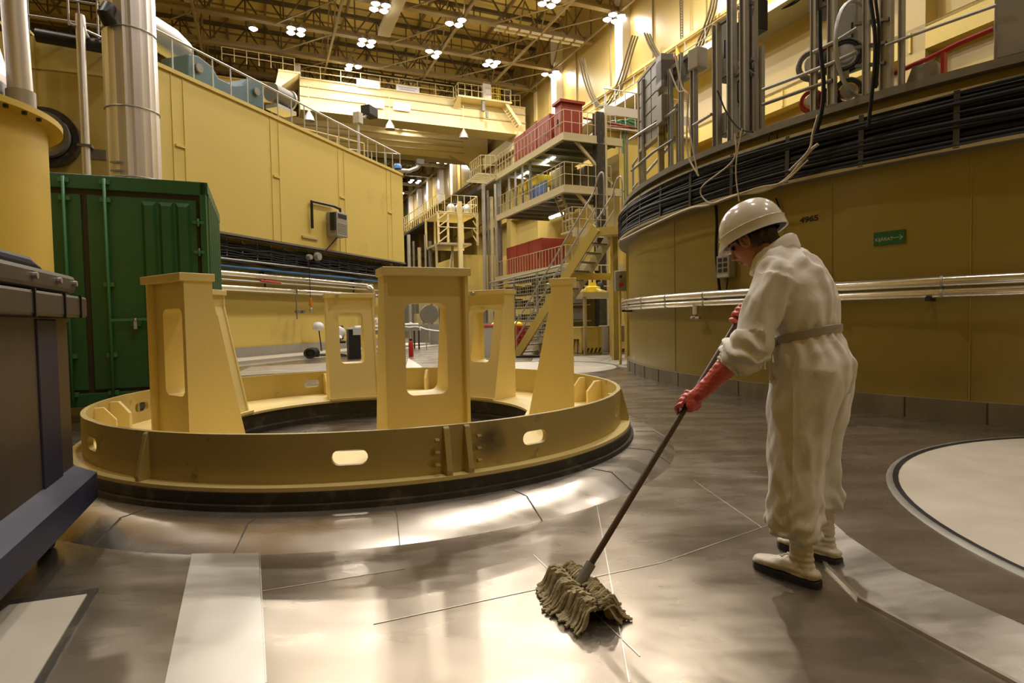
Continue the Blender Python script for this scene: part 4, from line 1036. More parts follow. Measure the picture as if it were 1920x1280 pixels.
rail('slanted tube rail left of the four tall posts, upper one', [(1180, 262), (1240, 225), (1268, 205)], .08)
rail('slanted tube rail left of the four tall posts, lower one', [(1184, 320), (1225, 285), (1262, 262)], .08, 'steel_dk')
rail('short tube rail between the perforated post and the dark channel', [(1300, 235), (1334, 214)], .05)
rail('red pipe rising along the ledge to the cabinet in the top right corner', [(1625, 172), (1660, 145), (1740, 110), (1800, 80), (1862, 54)], -.15, 'red2', .026)
def cabinet(label, x0, x1, y0, y1, off, depth, m='grill', lid=True, name='cabinet'):
    a = Cl(x0, y1, off); b = Cl(x1, y1, off); a.z = b.z = 0; c_ = (a + b) / 2; tgd = (b - a).normalized(); nd = Vector((tgd.y, -tgd.x, 0))
    if nd.dot(CC - c_) > 0: nd = -nd
    zb = at((x0 + x1) / 2, y1, c_.y).z; zt = at((x0 + x1) / 2, y0, c_.y).z
    t = thing(name, label, 'cabinet', c_ + Z * zb); w = (b - a).length
    mb = MB(); mb.box(c_ - nd * depth / 2 + Z * (zb + zt) / 2, (w, depth, zt - zb), ax=(tgd, nd, Z)); mb.build('casing', m, t, bevel=.008)
    mb = MB(); mb.box(c_ + nd * .008 + Z * (zb + zt) / 2, (w * .9, .016, (zt - zb) * .92), ax=(tgd, nd, Z)); d_ = mb.build('door', m, t)
    mb = MB(); mb.tube([c_ + nd * .04 + tgd * w * .36 + Z * ((zb + zt) / 2 - .12), c_ + nd * .04 + tgd * w * .36 + Z * ((zb + zt) / 2 + .12)], .012, 6); mb.build('handle', 'black', d_)
    return t, c_, tgd, nd, zb, zt, w
# panelled cabinet at the left
a = Cl(1202, 260, .02); b = Cl(1238, 220, .02)
c_ = (a + b) / 2; c_.z = 0; tgd = Vector((b.x - a.x, b.y - a.y, 0)).normalized(); nd = Vector((-tgd.y, tgd.x, 0)); w = ((a - b).xy).length
zb = Cl(1220, 265, .02).z; zt = Cl(1220, 130, .02).z
t = thing('panel_cabinet', 'tall pale grey cabinet of square panels in a tan frame, leftmost on the racks', 'cabinet', c_ + Z * zb)
mb = MB(); mb.box(c_ + Z * (zb + zt) / 2, (w, .05, zt - zb), ax=(tgd, nd, Z)); mb.build('backing', 'steel_dk', t)
for i in range(3):
    for j in range(5):
        mb = MB(); h = (zt - zb) / 5; mb.box(c_ + tgd * (w / 3) * (i - 1) + Z * (zb + h * (j + .5)), (w / 3 - .03, .07, h - .03), ax=(tgd, nd, Z)); mb.build('panel', 'grill', t)
mb = MB()
for s_ in (-1, 1): mb.box(c_ + tgd * s_ * (w / 2 + .02) + Z * ((ZTOP + zt) / 2), (.06, .09, zt - ZTOP + .05), ax=(tgd, nd, Z))
for z_ in (zb - .02, zt + .02): mb.box(c_ + Z * z_, (w + .1, .09, .05), ax=(tgd, nd, Z))
mb.build('frame', 'plat', t)
for k_, z_ in enumerate((zb + .05, (zb + zt) / 2, zt - .5)):
    mb = MB(); mb.box(c_ + tgd * (w / 2 + .2) + Z * (z_ + .25), (.24, .2, .42), ax=(tgd, nd, Z)); mb.build('side_module', 'grill', t, bevel=.01)
mb = MB(); q = c_ + tgd * (w / 2 + .2) + nd * .12 + Z * (zt - .12); mb.cyl(q, q + nd * .06, .09, 12); mb.build('beacon', 'red2', t)
cabinet('dark tall cabinet between the first two of the four tall posts', 1346, 1366, 45, 150, -.2, .25, 'steel_dk')
t_ = cabinet('grey sheet cabinet behind the four tall posts with a white framed window', 1362, 1406, 145, 200, -.3, .25, 'grill')
mb = MB(); lp = [t_[1] + t_[3] * .035 + t_[2] * (t_[6] * x) + Z * (t_[4] + (t_[5] - t_[4]) * y) for x, y in rrect(.3, .75, .1, 4, .22, .45)]; mb.tube(lp, .012, 6, closed=True); mb.build('window_trim', 'black', t_[0])
cabinet('black ribbed heater panel high between the four tall posts', 1384, 1424, 10, 66, -.45, .15, 'black', name='heater_panel')
cabinet('small grey box under the tall posts with cables coming out below', 1345, 1372, 210, 252, -.05, .15, 'grill', name='junction_box')
cabinet('yellow box mounted left of the thin posts', 1242, 1258, 215, 262, -.05, .2, 'wall', name='junction_box')
cabinet('big grey cabinet in the top right corner of the picture', 1863, 2010, -60, 100, .0, .5, 'grill')
cabinet('small dark cabinet at the top edge between two grey posts', 1516, 1553, -40, 20, .0, .3, 'steel_dk')
cabinet('pale grey notice cabinet behind the hose reels', 1560, 1608, 12, 130, -.55, .2, 'grill')
a_, z_ = onC(1735, 130, CRAD - .15)
t = thing('cable_box', 'small grey angled box with a red edge standing on the ledge', 'box', cy(CRAD - .15, a_, ZTOP)); rd = Vector((math.cos(a_), math.sin(a_), 0)); tg = Vector((-rd.y, rd.x, 0)); q = cy(CRAD - .1, a_, ZTOP)
mb = MB(); mb.prism([q + tg * -.18, q + tg * .14, q + tg * .1 + Z * .22, q + tg * -.1 + Z * .22], -rd * .25); mb.build('casing', 'grill', t)
mb = MB(); mb.box(q + tg * .17 + Z * .12, (.1, .03, .28), ax=(rd, tg, Z)); mb.build('edge', 'red2', t)
# hose reels
def reel(px, py, r, m1, m2, label, off=-.1):
    c_ = Cl(px, py, off); rd = (Vector((0, 0, c_.z)) - c_).normalized(); sd = rd.cross(Z).normalized(); up = sd.cross(rd)
    t = thing('hose_reel', label, 'hose reel', c_ - up * r)
    mb = MB()
    for k_, rr in enumerate((r, r * .86, r * .93)):
        P = [c_ + sd * rr * math.cos(2 * PI * i / 24) + up * rr * math.sin(2 * PI * i / 24) + rd * (.03 * (k_ - 1)) for i in range(24)]; mb.tube(P, r * .14, 7, closed=True)
    mb.build('hose_coil', m1, t)
    mb = MB(); mb.cyl(c_ - rd * .05, c_ + rd * .05, r * .55, 16); mb.box(c_ - up * r * 1.2, (.05, r * .5, r * .7), ax=(rd, sd, up)); mb.build('hub', m2, t)
reel(1584, 104, .17, 'black', 'white', 'black hose coil on a pale bracket, uppermost right of the hose reels')
reel(1524, 122, .16, 'steel_dk', 'white', 'dark hose coil left of the thick black hose')
reel(1552, 108, .12, 'red2', 'steel_dk', 'red hose coil between the two upper dark coils')
reel(1522, 190, .12, 'red2', 'white', 'red and white hose reel standing low on the ledge at left')
reel(1555, 184, .11, 'red2', 'steel_dk', 'red hose reel low on the ledge in the middle')
reel(1590, 172, .14, 'blackw', 'steel', 'dark hose coil low on the ledge at right')
q = Cl(1608, 120, -.05); mb = MB(); rd = Vector((-.5, -.85, 0)); P = [q + Vector((.35 * math.cos(x), .2 * math.cos(x), .50 * math.sin(x) + .16)) for x in [2 * PI * i / 32 for i in range(32)]]; mb.tube(P, .022, 8, closed=True)
single('grey_hoop', mb, 'steel', 'large grey hoop of pipe leaning between the hoses', 'hoop')
mb = MB()
for (x0, y0, x1, y1) in ((1605, 45, 1668, 36), (1605, 90, 1662, 80), (1605, 125, 1660, 118)):
    mb.beam(Cl(x0, y0, .02), Cl(x1, y1, .02), .05, .03)
single('cross_bracket', mb, 'steel_dk', 'dark cross arms holding the pair of black hoses to the posts', 'bracket')
mb = MB()
for (x0, y0, x1, y1) in ((1345, 48, 1372, 30), (1385, 15, 1412, 5), (1372, 150, 1412, 110), (1385, 118, 1412, 140)):
    mb.beam(Cl(x0, y0, -.02), Cl(x1, y1, -.02), .05, .04)
single('cross_braces', mb, 'steel_dk', 'short braces joining the four close tall posts', 'brace')
t_ = thing('device_panel', 'dark grey rectangular equipment frame with devices between two left posts', 'frame', Cl(1280, 160, -.02))
mb = MB(); A_, B_ = Cl(1258, 130, -.02), Cl(1298, 100, -.02); C_, D_ = Cl(1258, 162, -.02), Cl(1298, 140, -.02)
mb.prism([A_, B_, D_, C_], Vector((.05, .1, 0))); mb.build('panel', 'steel_dk', t_)
for a, b in ((A_, B_), (C_, D_)):
    mb = MB(); mb.beam(a, b, .06); mb.build('rail', 'grill', t_)
mb = MB(); q = Cl(1308, 112, -.05); mb.box(q, (.2, .2, .3), rz=.5); mb.build('device', 'offw', t_, bevel=.02)
#@@MID
# ------------------------------------------------------------------ bridge crane
S1 = 50.2
def c1(px, py, ds=0): t_, z_ = onS(px, py, S1 + ds); return hp(S1 + ds, t_, z_)
ct = thing('bridge_crane', 'huge cream-yellow bridge crane spanning the hall under the roof', 'crane', hp(S1 + 5, 12, 18.2))
TL = c1(562, 160).dot(V)
mb = MB(); mb.hbox(S1 + .1, S1 + 2.0, TL, 23.2, 18.2, 20.6); mb.hbox(S1, S1 + 2.1, TL, 23.2, 20.6, 20.7); mb.hbox(S1 - .05, S1 + 2.1, TL, 23.2, 18.1, 18.25)
g1 = mb.build('front_girder', 'crane', ct)
for z_ in (19.95, 19.2):
    mb = MB(); mb.hbox(S1 + .0, S1 + .1, TL, 23.2, z_, z_ + .09); mb.build('stiffener', 'plat', g1)
mb = MB(); mb.hbox(S1 + 10, S1 + 12, -17, 23.2, 18.15, 20.6); mb.hbox(S1 + 9.9, S1 + 12.1, -17, 23.2, 20.6, 20.7); g2 = mb.build('rear_girder', 'crane', ct)
for z_ in (20.0, 19.4, 18.8):
    mb = MB(); mb.hbox(S1 + 9.85, S1 + 10, -17, 20.4, z_, z_ + .09); mb.build('stiffener', 'plat', g2)
for i in range(14):
    mb = MB(); q = hp(S1 + 9.95, -2 + i * 1.75, 20.7); mb.lathe([(.22, 0), (.05, .4), (.001, .42)], q, 8); mb.build('rail_clip', 'crane', g2)
mb = MB(); mb.hbox(S1 - .5, S1 + 12.5, 22.2, 23.2, 16.95, 18.2)
et_ = mb.build('end_truck', 'crane', ct)
mb = MB()
q = hp(S1 + 1, 22.6, 17.2)
for k_ in range(2): mb.cyl(hp(S1 + .6 + k_ * 1.6, 22.4, 17.3), hp(S1 + .6 + k_ * 1.6, 23.0, 17.3), .38, 16)
mb.build('wheels', 'steel_dk', et_)
mb = MB(); a = c1(905, 255, 2); mb.prism([hp(S1 + 9, 18.6, 18.2), hp(S1 + 9, 22.2, 18.2), hp(S1 + 9, 22.2, 16.4), hp(S1 + 9, 21.4, 16.4), hp(S1 + 9, 20.6, 17.4)], U * .4); mb.build('knee_bracket', 'crane', ct)
# left platform of the crane
mb = MB(); mb.hbox(S1 - .9, S1 + 2, TL - 1.6, TL, 20.55, 20.7); mb.prism([hp(S1 - .85, TL - 1.6, 20.55), hp(S1 - .85, TL - .1, 20.55), hp(S1 - .85, TL - 1.7, 19.2), hp(S1 - .85, TL - 1.9, 19.2)], U * 2.5); mb.build('left_landing', 'crane', ct)
mb = MB(); mb.hbox(S1 + 1.2, S1 + 1.8, TL - .25, TL + .2, 20.7, 22.2); mb.build('white_locker', 'white', ct)
mb = MB(); mb.hbox(S1 + 2.5, S1 + 3.0, -16, TL - .2, 19.2, 20.7); mb.hbox(S1 + 2.3, S1 + 3, -16, TL, 20.7, 20.8); mb.build('left_girder', 'wall', ct)
# right service platform, stair, locker and cage
P0, P1 = c1(857, 205, -.9), c1(957, 212, -.9)
mb = MB(); mb.hbox(S1 - 1.3, S1, P0.dot(V), P1.dot(V), 20.35, 20.5); mb.prism([hp(S1 - 1.3, P0.dot(V), 20.35), hp(S1 - 1.3, P0.dot(V) + .25, 20.35), hp(S1 - .1, P0.dot(V) + .6, 19.8), hp(S1 - .1, P0.dot(V) - .1, 19.8)], Z * .03); mb.build('service_platform', 'crane', ct)
q = c1(912, 178, -.8); mb = MB(); mb.box(q.xy.to_3d() + Z * 21.3, (.4, .75, 1.5), ax=(U, V, Z)); mb.build('white_cabinet', 'white', ct)
q = c1(931, 180, -.5).xy.to_3d(); mb = MB()
for i in range(8):
    a_ = 2 * PI * i / 8; mb.tube([q + Vector((.35 * math.cos(a_), .35 * math.sin(a_), 20.6)), q + Vector((.35 * math.cos(a_), .35 * math.sin(a_), 22.0)), q + Vector((.1 * math.cos(a_), .1 * math.sin(a_), 22.3))], .03, 5)
for z_ in (21.0, 21.5, 22.0): mb.tube([q + Vector((.35 * math.cos(x), .35 * math.sin(x), z_)) for x in [2 * PI * i / 12 for i in range(12)]], .04, 5, closed=True)
mb.build('safety_cage', 'yellow', ct)
t0_, t1_ = c1(945, 205, -.6).dot(V), c1(972, 243, -.6).dot(V)
mb = MB(); mb.beam(hp(S1 - 1.1, t0_, 20.4), hp(S1 - 1.1, t1_ , 18.6), .06, .28); mb.beam(hp(S1 - .3, t0_, 20.4), hp(S1 - .3, t1_, 18.6), .06, .28)
for i in range(9): f_ = (i + .5) / 9; mb.box(hp(S1 - .7, t0_ + (t1_ - t0_) * f_, 20.4 - 1.8 * f_), (.8, .22, .04), ax=(U, V, Z))
mb.build('stair', 'crane', ct)
q = c1(906, 208, -1.0).xy.to_3d(); mb = MB(); mb.box(q + Z * 19.9, (.3, .25, .9), ax=(U, V, Z)); mb.box(q + V * .35 + Z * 19.2, (.2, .2, .5), ax=(U, V, Z)); mb.build('winch', 'steel_dk', ct)
q = c1(1008, 210, -.6).xy.to_3d(); mb = MB(); mb.box(q + Z * 20.9, (.5, .55, 3.2), ax=(U, V, Z)); mb.build('pale_upright', 'crane', ct)
mb = MB()
for i in range(8): mb.tube([hp(S1 - .8, q.dot(V) + .45 + i * .05, 22.6), hp(S1 - .8, q.dot(V) + .6 + i * .12, 21.5), hp(S1 - .8, q.dot(V) + .9 + i * .17, 20.3)], .045, 5)
mb.build('festoon_cables', 'bluem', ct)
railing('cream railing along the top of the crane girder', [hp(S1 + .1, TL, 20.7), hp(S1 + .1, P0.dot(V), 20.7)], 1.0, 1.62, 'crane', .035, rails=(1, .5), parent=ct)
railing('cream railing around the service platform at the right end of the crane', [hp(S1 - .1, P0.dot(V), 20.5), hp(S1 - 1.3, P0.dot(V), 20.5), hp(S1 - 1.3, P1.dot(V) - .1, 20.5), hp(S1 - .1, P1.dot(V) + .3, 20.55), hp(S1 - .1, 22.6, 20.7)], 1.0, .62, 'crane', .03, rails=(1, .5), parent=ct)
railing('cream railing of the crane landing left of the white locker', [hp(S1 - .8, TL - 5.5, 20.8), hp(S1 - .8, TL - .4, 20.7)], 1.0, .9, 'crane', .035, rails=(1, .5), parent=ct)
railing('ochre railing on the far girder behind the right end of the crane', [hp(S1 + 4, 17.5, 20.9), hp(S1 + 4, 22.5, 20.9)], 1.4, .9, 'wall', .04, rails=(1, .5), parent=ct)
def board(x0, y0, x1, y1, ds, lab, rows):
    a, b = c1(x0, y1, ds), c1(x1, y0, ds); tt0, tt1 = a.dot(V), b.dot(V); z0_, z1_ = min(a.z, b.z - .2), b.z
    hh = (y1 - y0) * 49 / 1100; zc = (c1((x0 + x1) / 2, (y0 + y1) / 2, ds)).z; z0_, z1_ = zc - hh * .42, zc + hh * .42
    t = thing('notice_board', lab, 'sign', hp(S1 + ds, (tt0 + tt1) / 2, z0_)); mb = MB(); mb.hbox(S1 + ds - .03, S1 + ds, tt0, tt1, z0_, z1_); mb.build('board', 'white', t)
    mb = MB()
    for i, (w0, w1) in enumerate(rows):
        zz = z1_ - (z1_ - z0_) * (i + 1) / (len(rows) + 1); mb.hbox(S1 + ds - .04, S1 + ds - .03, tt0 + (tt1 - tt0) * w0, tt0 + (tt1 - tt0) * w1, zz - .035, zz + .035)
    mb.build('text_lines', 'greytxt', t)
board(669, 148, 712, 166, 0, 'long white notice board on the crane railing, left one', [(.1, .45), (.1, .9)])
board(743, 160, 786, 174, 0, 'long white notice board on the crane railing, right one', [(.1, .9), (.15, .8)])
board(687, 185, 720, 203, -.08, 'white notice board on the face of the crane girder, left one', [(.2, .8), (.1, .9), (.1, .9)])
board(737, 191, 769, 209, -.08, 'white notice board on the face of the crane girder, right one', [(.2, .75), (.1, .9), (.15, .85)])
for (px, lab) in ((580, 'cone lamp hanging under the crane near its left end'), (731, 'cone lamp hanging under the middle of the crane'), (869, 'cone lamp hanging under the right part of the crane')):
    tt = c1(px, 230, -.3).dot(V); zt = c1(px, {580: 222, 731: 238, 869: 255}[px], -.3).z
    t = thing('pendant_lamp', lab, 'lamp', hp(S1 - .3, tt, zt)); mb = MB(); mb.tube([hp(S1 - .3, tt, zt + .4), hp(S1 - .3, tt, 20.0), hp(S1, tt, 20.0)], .03, 5); mb.build('cable', 'crane', t)
    mb = MB(); mb.lathe([(.42, 0), (.36, .3), (.10, .75), (.06, .85), (.001, .85)], hp(S1 - .3, tt, zt - .2), 14); mb.build('shade', 'steel', t)
# camera on a pole standing on the block
k_ = onW(672, 250, -1.5)[0]; zc = at(688, 210, wp(k_ + .9, -1.5).y).z
t = thing('surveillance_camera', 'dark box-shaped camera on a grey pole above the yellow block', 'camera', wp(k_, -1.5, ZT))
q = wp(k_, -1.5); mb = MB(); mb.tube([q + Z * (ZT + .02), q + Z * (zc - .5), q + Z * (zc - .35) + WD * .5, q + Z * (zc) + WD * .9], .06, 8); mb.box(q + Z * (zc - .55), (.3, .3, .45), ax=(WD, WN, Z)); mb.build('bracket', 'steel', t)
mb = MB(); mb.box(q + Z * zc + WD * .9, (.7, .45, .42), ax=(WD, WN, Z)); mb.build('housing', 'black', t, bevel=.03)

# ------------------------------------------------------------------ gantry with platforms on the right side of the hall
G_S, G_T = 23.0, 12.45
gt = thing('service_gantry', 'tall steel gantry with two railed platforms left of the yellow stairs', 'gantry', hp(G_S + 4, G_T + 1.5, 0))
def zatG(px, py): return at(px, py, hp(G_S, G_T).y).z
ZU, ZM = zatG(1062, 250), zatG(1062, 348)
G_L = onT(932, 328, G_T)[0]
for k_, z_ in enumerate((ZU, ZM)):
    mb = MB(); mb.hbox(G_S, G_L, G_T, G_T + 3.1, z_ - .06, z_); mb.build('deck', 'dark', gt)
    mb = MB(); mb.hbox(G_S, G_L + .1, G_T - .06, G_T, z_ - .26, z_ + .05); mb.hbox(G_S - .06, G_S, G_T - .06, G_T + 3.0, z_ - .26, z_ + .05)
    mb.hbox(G_S, G_L, G_T - .12, G_T + .05, z_ - .30, z_ - .26); mb.hbox(G_S - .1, G_S + .05, G_T - .1, G_T + 3, z_ - .30, z_ - .26); mb.build('edge_beam', 'plat', gt)
    mb = MB()
    for i in range(8): s_ = G_S + .5 + i * (G_L - G_S - 1) / 7; mb.hbox(s_, s_ + .1, G_T, G_T + 3.0, z_ - .2, z_ - .06)
    mb.build('cross_beams', 'steel_dk', gt)
    mb = MB(); mb.beam(hp(G_S + .1, G_T + .6, z_ - .2), hp(G_S + .1, G_T + 2.5, z_ - 2.0), .12); mb.build('knee_brace', 'plat', gt)
    railing('', [hp(G_L, G_T, z_), hp(G_S, G_T, z_), hp(G_S, G_T + 2.4, z_)], 1.05, .42, 'plat', .018, rails=(1, .5), parent=gt)
for (px, w_, m_, y0) in ((1127, .36, 'blackw', 200), (1137, .10, 'plat', 200)):
    tt, _ = onS(px, 300, G_S - .1); mb = MB(); ztop = zatG(1127, y0)
    mb.hbox(G_S - .1, G_S + .3, tt - w_ / 2, tt + w_ / 2, 0, ztop); mb.build('main_column', m_, gt)
for s_ in (G_L, G_L - .05):
    for k_ in range(2):
        mb = MB(); mb.hbox(s_ + k_ * .5, s_ + k_ * .5 + .09, G_T - .02 + .3 * k_, G_T + .12 + .3 * k_, 0, ZU); mb.build('rear_column', 'steel_dk', gt)
mb = MB()
for i in range(24): z_ = i * .38; mb.beam(hp(G_L, G_T + .05, z_), hp(G_L + .5, G_T + .35, z_ + .38), .04)
mb.build('rear_lattice', 'steel_dk', gt)
for px in (955, 967, 980, 995):
    s_, _ = onT(px, 340, G_T + .1); mb = MB(); mb.hbox(s_, s_ + .08, G_T + .05, G_T + .15, ZM, ZU); mb.build('hanger_post', 'steel', gt)
mb = MB()
for i in range(7): mb.hbox(G_L + .1 + i * .32, G_L + .2 + i * .32, G_T - 1.1, G_T + .2, ZU + .0, ZU + .1)
mb.build('end_slats', 'plat', gt)
railing('railing at the far left end of the upper gantry platform', [hp(G_L + 2.0, G_T - .9, ZU), hp(G_L + .2, G_T - .9, ZU), hp(G_L, G_T - .1, ZU)], 1.1, .3, 'plat', .02, rails=(1, .5), parent=gt)
def redbox(x0, x1, y, t_, lab, zb, depth, cap=False):
    s0, _ = onT(x1, y, t_); s1, _ = onT(x0, y, t_); zt = at(x1, y, hp(s0, t_).y).z
    t = thing('red_cabinet', lab, 'cabinet', hp((s0 + s1) / 2, t_ + depth / 2, zb)); mb = MB(); mb.hbox(s0, s1, t_, t_ + depth, zb, zt); mb.build('casing', 'red', t, bevel=.02)
    if cap: mb = MB(); mb.hbox(s0 - .1, s1 + .1, t_ - .1, t_ + depth + .1, zt - .12, zt); mb.build('cap', 'red', t)
    k = int(max(1, (s1 - s0) / 1.4))
    for i in range(1, k): mb = MB(); s_ = s0 + (s1 - s0) * i / k; mb.hbox(s_, s_ + .03, t_ - .02, t_, zb, zt); mb.build('panel_seam', 'red', t)
    mb = MB(); s_ = s0 + .3; mb.hbox(s_, s_ + .06, t_ - .05, t_, (zb + zt) / 2 - .2, (zb + zt) / 2 + .1); mb.build('handle', 'blackw', t)
    return s0, s1, zt
redbox(962, 1030, 212, G_T + .45, 'long brick-red cabinet on the upper gantry platform', ZU, 1.2)
s0, s1, zt = redbox(1040, 1052, 186, G_T + .35, 'tall brick-red cabinet at the near end of the upper gantry platform', ZU, 1.1, True)
mb = MB(); mb.tube([hp(s0, G_T + 1.5, zt - .7), hp(s0 - .1, G_T + 4.5, zt - .9)], .05, 6); mb.tube([hp(s0 - .1, G_T + 2, ZU + .8), hp(s0 - .1, G_T + 3.9, zt - .9)], .04, 6)
single('red_boom', mb, 'red', 'thin dark red boom reaching right from the tall red cabinet', 'boom')
def tube_lamp(px, py, t_, ztop, lab, l=1.3):
    s_, z_ = onT(px, py, t_)
    t = thing('tube_lamp', lab, 'lamp', hp(s_, t_, z_)); mb = MB(); mb.hbox(s_ - l / 2, s_ + l / 2, t_ - .1, t_ + .1, z_ + .04, z_ + .1); mb.build('housing', 'offw', t)
    mb = MB(); mb.hbox(s_ - l / 2, s_ + l / 2, t_ - .08, t_ + .08, z_ - .05, z_ + .04); mb.build('tube', 'tube', t)
    mb = MB(); mb.beam(hp(s_, t_, z_ + .1), hp(s_, t_, max(z_ + .2, ztop)), .03); mb.build('rod', 'steel', t)
    ld = bpy.data.lights.new('tube_light', 'AREA'); ld.shape = 'RECTANGLE'; ld.size = .2; ld.size_y = l; ld.energy = 22; ld.color = (1, .96, .86)
    lo = bpy.data.objects.new('tube_light', ld); COL.objects.link(lo); lo.location = (0, 0, -.08); lo.parent = t
tube_lamp(1028, 300, G_T + 1.2, ZU - .2, 'lit tube lamp under the upper gantry platform, right one')
tube_lamp(982, 326, G_T + 1.2, ZU - .2, 'lit tube lamp under the upper gantry platform, left one')
tube_lamp(1043, 404, G_T + 1.2, ZM - .2, 'lit tube lamp under the lower gantry platform')
def gbox(x0, x1, y0, y1, t_, m, name, lab, cat, depth=.8, zb=None):
    s0, _ = onT(x1, y1, t_); s1, _ = onT(x0, y1, t_); zt = at(x1, y0, hp(s0, t_).y).z; zb_ = at(x1, y1, hp(s0, t_).y).z if zb is None else zb
    t = thing(name, lab, cat, hp((s0 + s1) / 2, t_ + depth / 2, zb_)); mb = MB(); mb.hbox(s0, s1, t_, t_ + depth, zb_, zt); mb.build('body', m, t, bevel=.02)
    mb = MB(); mb.hbox(s0 + .05, s1 - .05, t_ - .02, t_, zb_ + .05, zt - .05); mb.build('front_panel', m, t); return s0, s1, zb_, zt, t
gbox(990, 1007, 326, 352, G_T + .5, 'yellow', 'yellow_crate', 'bright yellow crate on the lower gantry platform, right one', 'crate', zb=ZM + .9)
gbox(971, 988, 336, 356, G_T + .5, 'yellow', 'yellow_crate', 'bright yellow crate on the lower gantry platform, left one', 'crate', zb=ZM + .9)
s_a, s_b = onT(1025, 360, G_T + .3)[0], onT(997, 360, G_T + .3)[0]; zt = at(1010, 338, hp(s_a, G_T + .3).y).z
mb = MB(); P = []; m_ = 40
for i in range(m_ + 1): P.append(hp(s_a + (s_b - s_a) * i / m_, G_T + .3 + .05 * math.sin(i * 1.5), ZM + .02))
mb.add(P + [p + Z * (zt - ZM) for p in P] , [(i, i + 1, m_ + 2 + i, m_ + 1 + i) for i in range(m_)], True)
single('curtain', mb, 'bluec', 'blue pleated curtain behind the lower gantry railing', 'curtain')
gbox(1030, 1056, 310, 345, G_T + 1.3, 'plat', 'wrapped_equipment', 'pale greenish sheeted equipment on the lower gantry platform', 'equipment', zb=ZM)
gbox(1075, 1098, 310, 345, G_T + 1.9, 'steel_dk', 'shelf_unit', 'grey equipment shelf at the near end of the lower gantry platform', 'shelf', zb=ZM)
mb = MB(); mb.hbox(23.6, 32.5, 15.7, 15.95, 0, ZU - .4); struct('wall_gantry', mb, 'wall')
mb = MB(); mb.hbox(26, 33, 16.3, 21.9, 0, 10.6); struct('wall_block_right', mb, 'wall')
q = hp(25.98, *onS(1160, 302, 25.98)); mb = MB(); mb.cyl(q, q - U * .1, .28, 18); mb.cyl(q - U * .1, q - U * .14, .2, 18); single('round_port', mb, 'blackw', 'round dark port in the yellow block right of the gantry', 'port')
t_ = thing('service_deck', 'grey railed deck with pipes on top of the yellow block right of the gantry', 'deck', hp(26.5, 19, 10.6))
mb = MB(); mb.hbox(25.6, 27.5, 16.2, 21.9, 10.62, 10.7); mb.hbox(25.6, 25.7, 16.2, 21.9, 11.3, 11.75); mb.build('beam', 'offw', t_)
mb = MB()
for i in range(10): mb.tube([hp(25.7, 16.3 + i * .6, 10.7), hp(25.7, 16.3 + i * .6, 12.6)], .03, 5)
mb.tube([hp(25.7, 16.2, 12.6), hp(25.7, 21.9, 12.6)], .03, 5); mb.build('rails', 'steel', t_)
mb = MB(); random.seed(5)
for i in range(6): mb.tube(smooth([hp(26, 16.5 + i * .3, 10.8), hp(25.9, 16.9 + i * .5, 11.1 + .1 * (i % 3)), hp(25.8, 18.5 + i * .4, 10.9)], 4), .06, 6)
mb.build('hoses', 'green_lt', t_)
for px in (1164, 1170, 1176):
    tt, _ = onS(px, 300, 25.8); mb = MB(); mb.tube([hp(25.8, tt, 0), hp(25.8, tt, 11)], .05, 6)
    single('riser_pipe', mb, {1164: 'steel', 1170: 'green_lt', 1176: 'steel_dk'}[px], {1164: 'grey', 1170: 'green', 1176: 'dark'}[px] + ' vertical pipe on the yellow block beside the round port', 'pipe')
# small landing and steps between the platforms
zl = zatG(1062, 432); 
mb = MB(); mb.hbox(G_S - .3, G_S + .8, G_T + .2, G_T + 2.0, zl - .08, zl); mb.hbox(G_S - .35, G_S - .3, G_T + .2, G_T + 2.0, zl - .3, zl + .1); mb.build('small_landing', 'plat', gt)
railing('railing of the small landing below the lower gantry platform', [hp(G_S + .6, G_T + .2, zl), hp(G_S - .3, G_T + .2, zl), hp(G_S - .3, G_T + 2.0, zl)], 1.0, .35, 'plat', .016, rails=(1, .5), parent=gt)
mb = MB()
for d_ in (0, .6): mb.beam(hp(G_S + .6 + d_, G_T + .9, zl), hp(G_S + .6 + d_, G_T + .1, ZM - .1), .04, .12)
t_ = mb.build('steps', 'plat', gt); mb = MB()
for i in range(8): f_ = (i + .5) / 8; mb.box(hp(G_S + .9, G_T + .9 - .8 * f_, zl + (ZM - .1 - zl) * f_), (.6, .2, .03), ax=(U, V, Z))
mb.build('treads', 'plat', t_)
s0, s1, zt = redbox(949, 1015, 445, G_T + .4, 'brick-red cabinet low in the gantry above the wire cage', zatG(1030, 492), 1.3)
zr = zatG(1062, 497)
mb = MB(); mb.hbox(G_S, G_L + .5, G_T, G_T + 3.2, zr - .12, zr); mb.hbox(G_S - .05, G_L + .5, G_T - .06, G_T, zr - .22, zr + .08); mb.hbox(G_S - .06, G_S, G_T, G_T + 3, zr - .22, zr + .1)
mb.build('low_deck', 'plat', gt)
railing('close-set railing in front of the low red cabinet', [hp(G_L, G_T, zr), hp(G_S, G_T, zr), hp(G_S, G_T + 2.2, zr)], .9, .33, 'plat', .016, rails=(1, ), parent=gt)
mb = MB(); mb.tube([hp(G_L + .6, G_T - .35, zr - .25), hp(G_S - .3, G_T - .35, zr - .05)], .045, 8); mb.tube([hp(G_L + .2, G_T - .35, zr - .45), hp(G_S - .3, G_T - .35, zr - .35)], .03, 8)
single('long_tube_rails', mb, 'steel', 'pair of shiny tubes running level in front of the wire cage', 'tube')
t_ = thing('wire_cage', 'tall fence of tan wire mesh below the low red cabinet', 'cage', hp((G_S + G_L) / 2, G_T - .1, 0))
mb = MB(); z_ = .15
while z_ < zr - .2: mb.beam(hp(G_S - .1, G_T - .1, z_), hp(G_L + .5, G_T - .1, z_), .025); z_ += .17
s_ = G_S
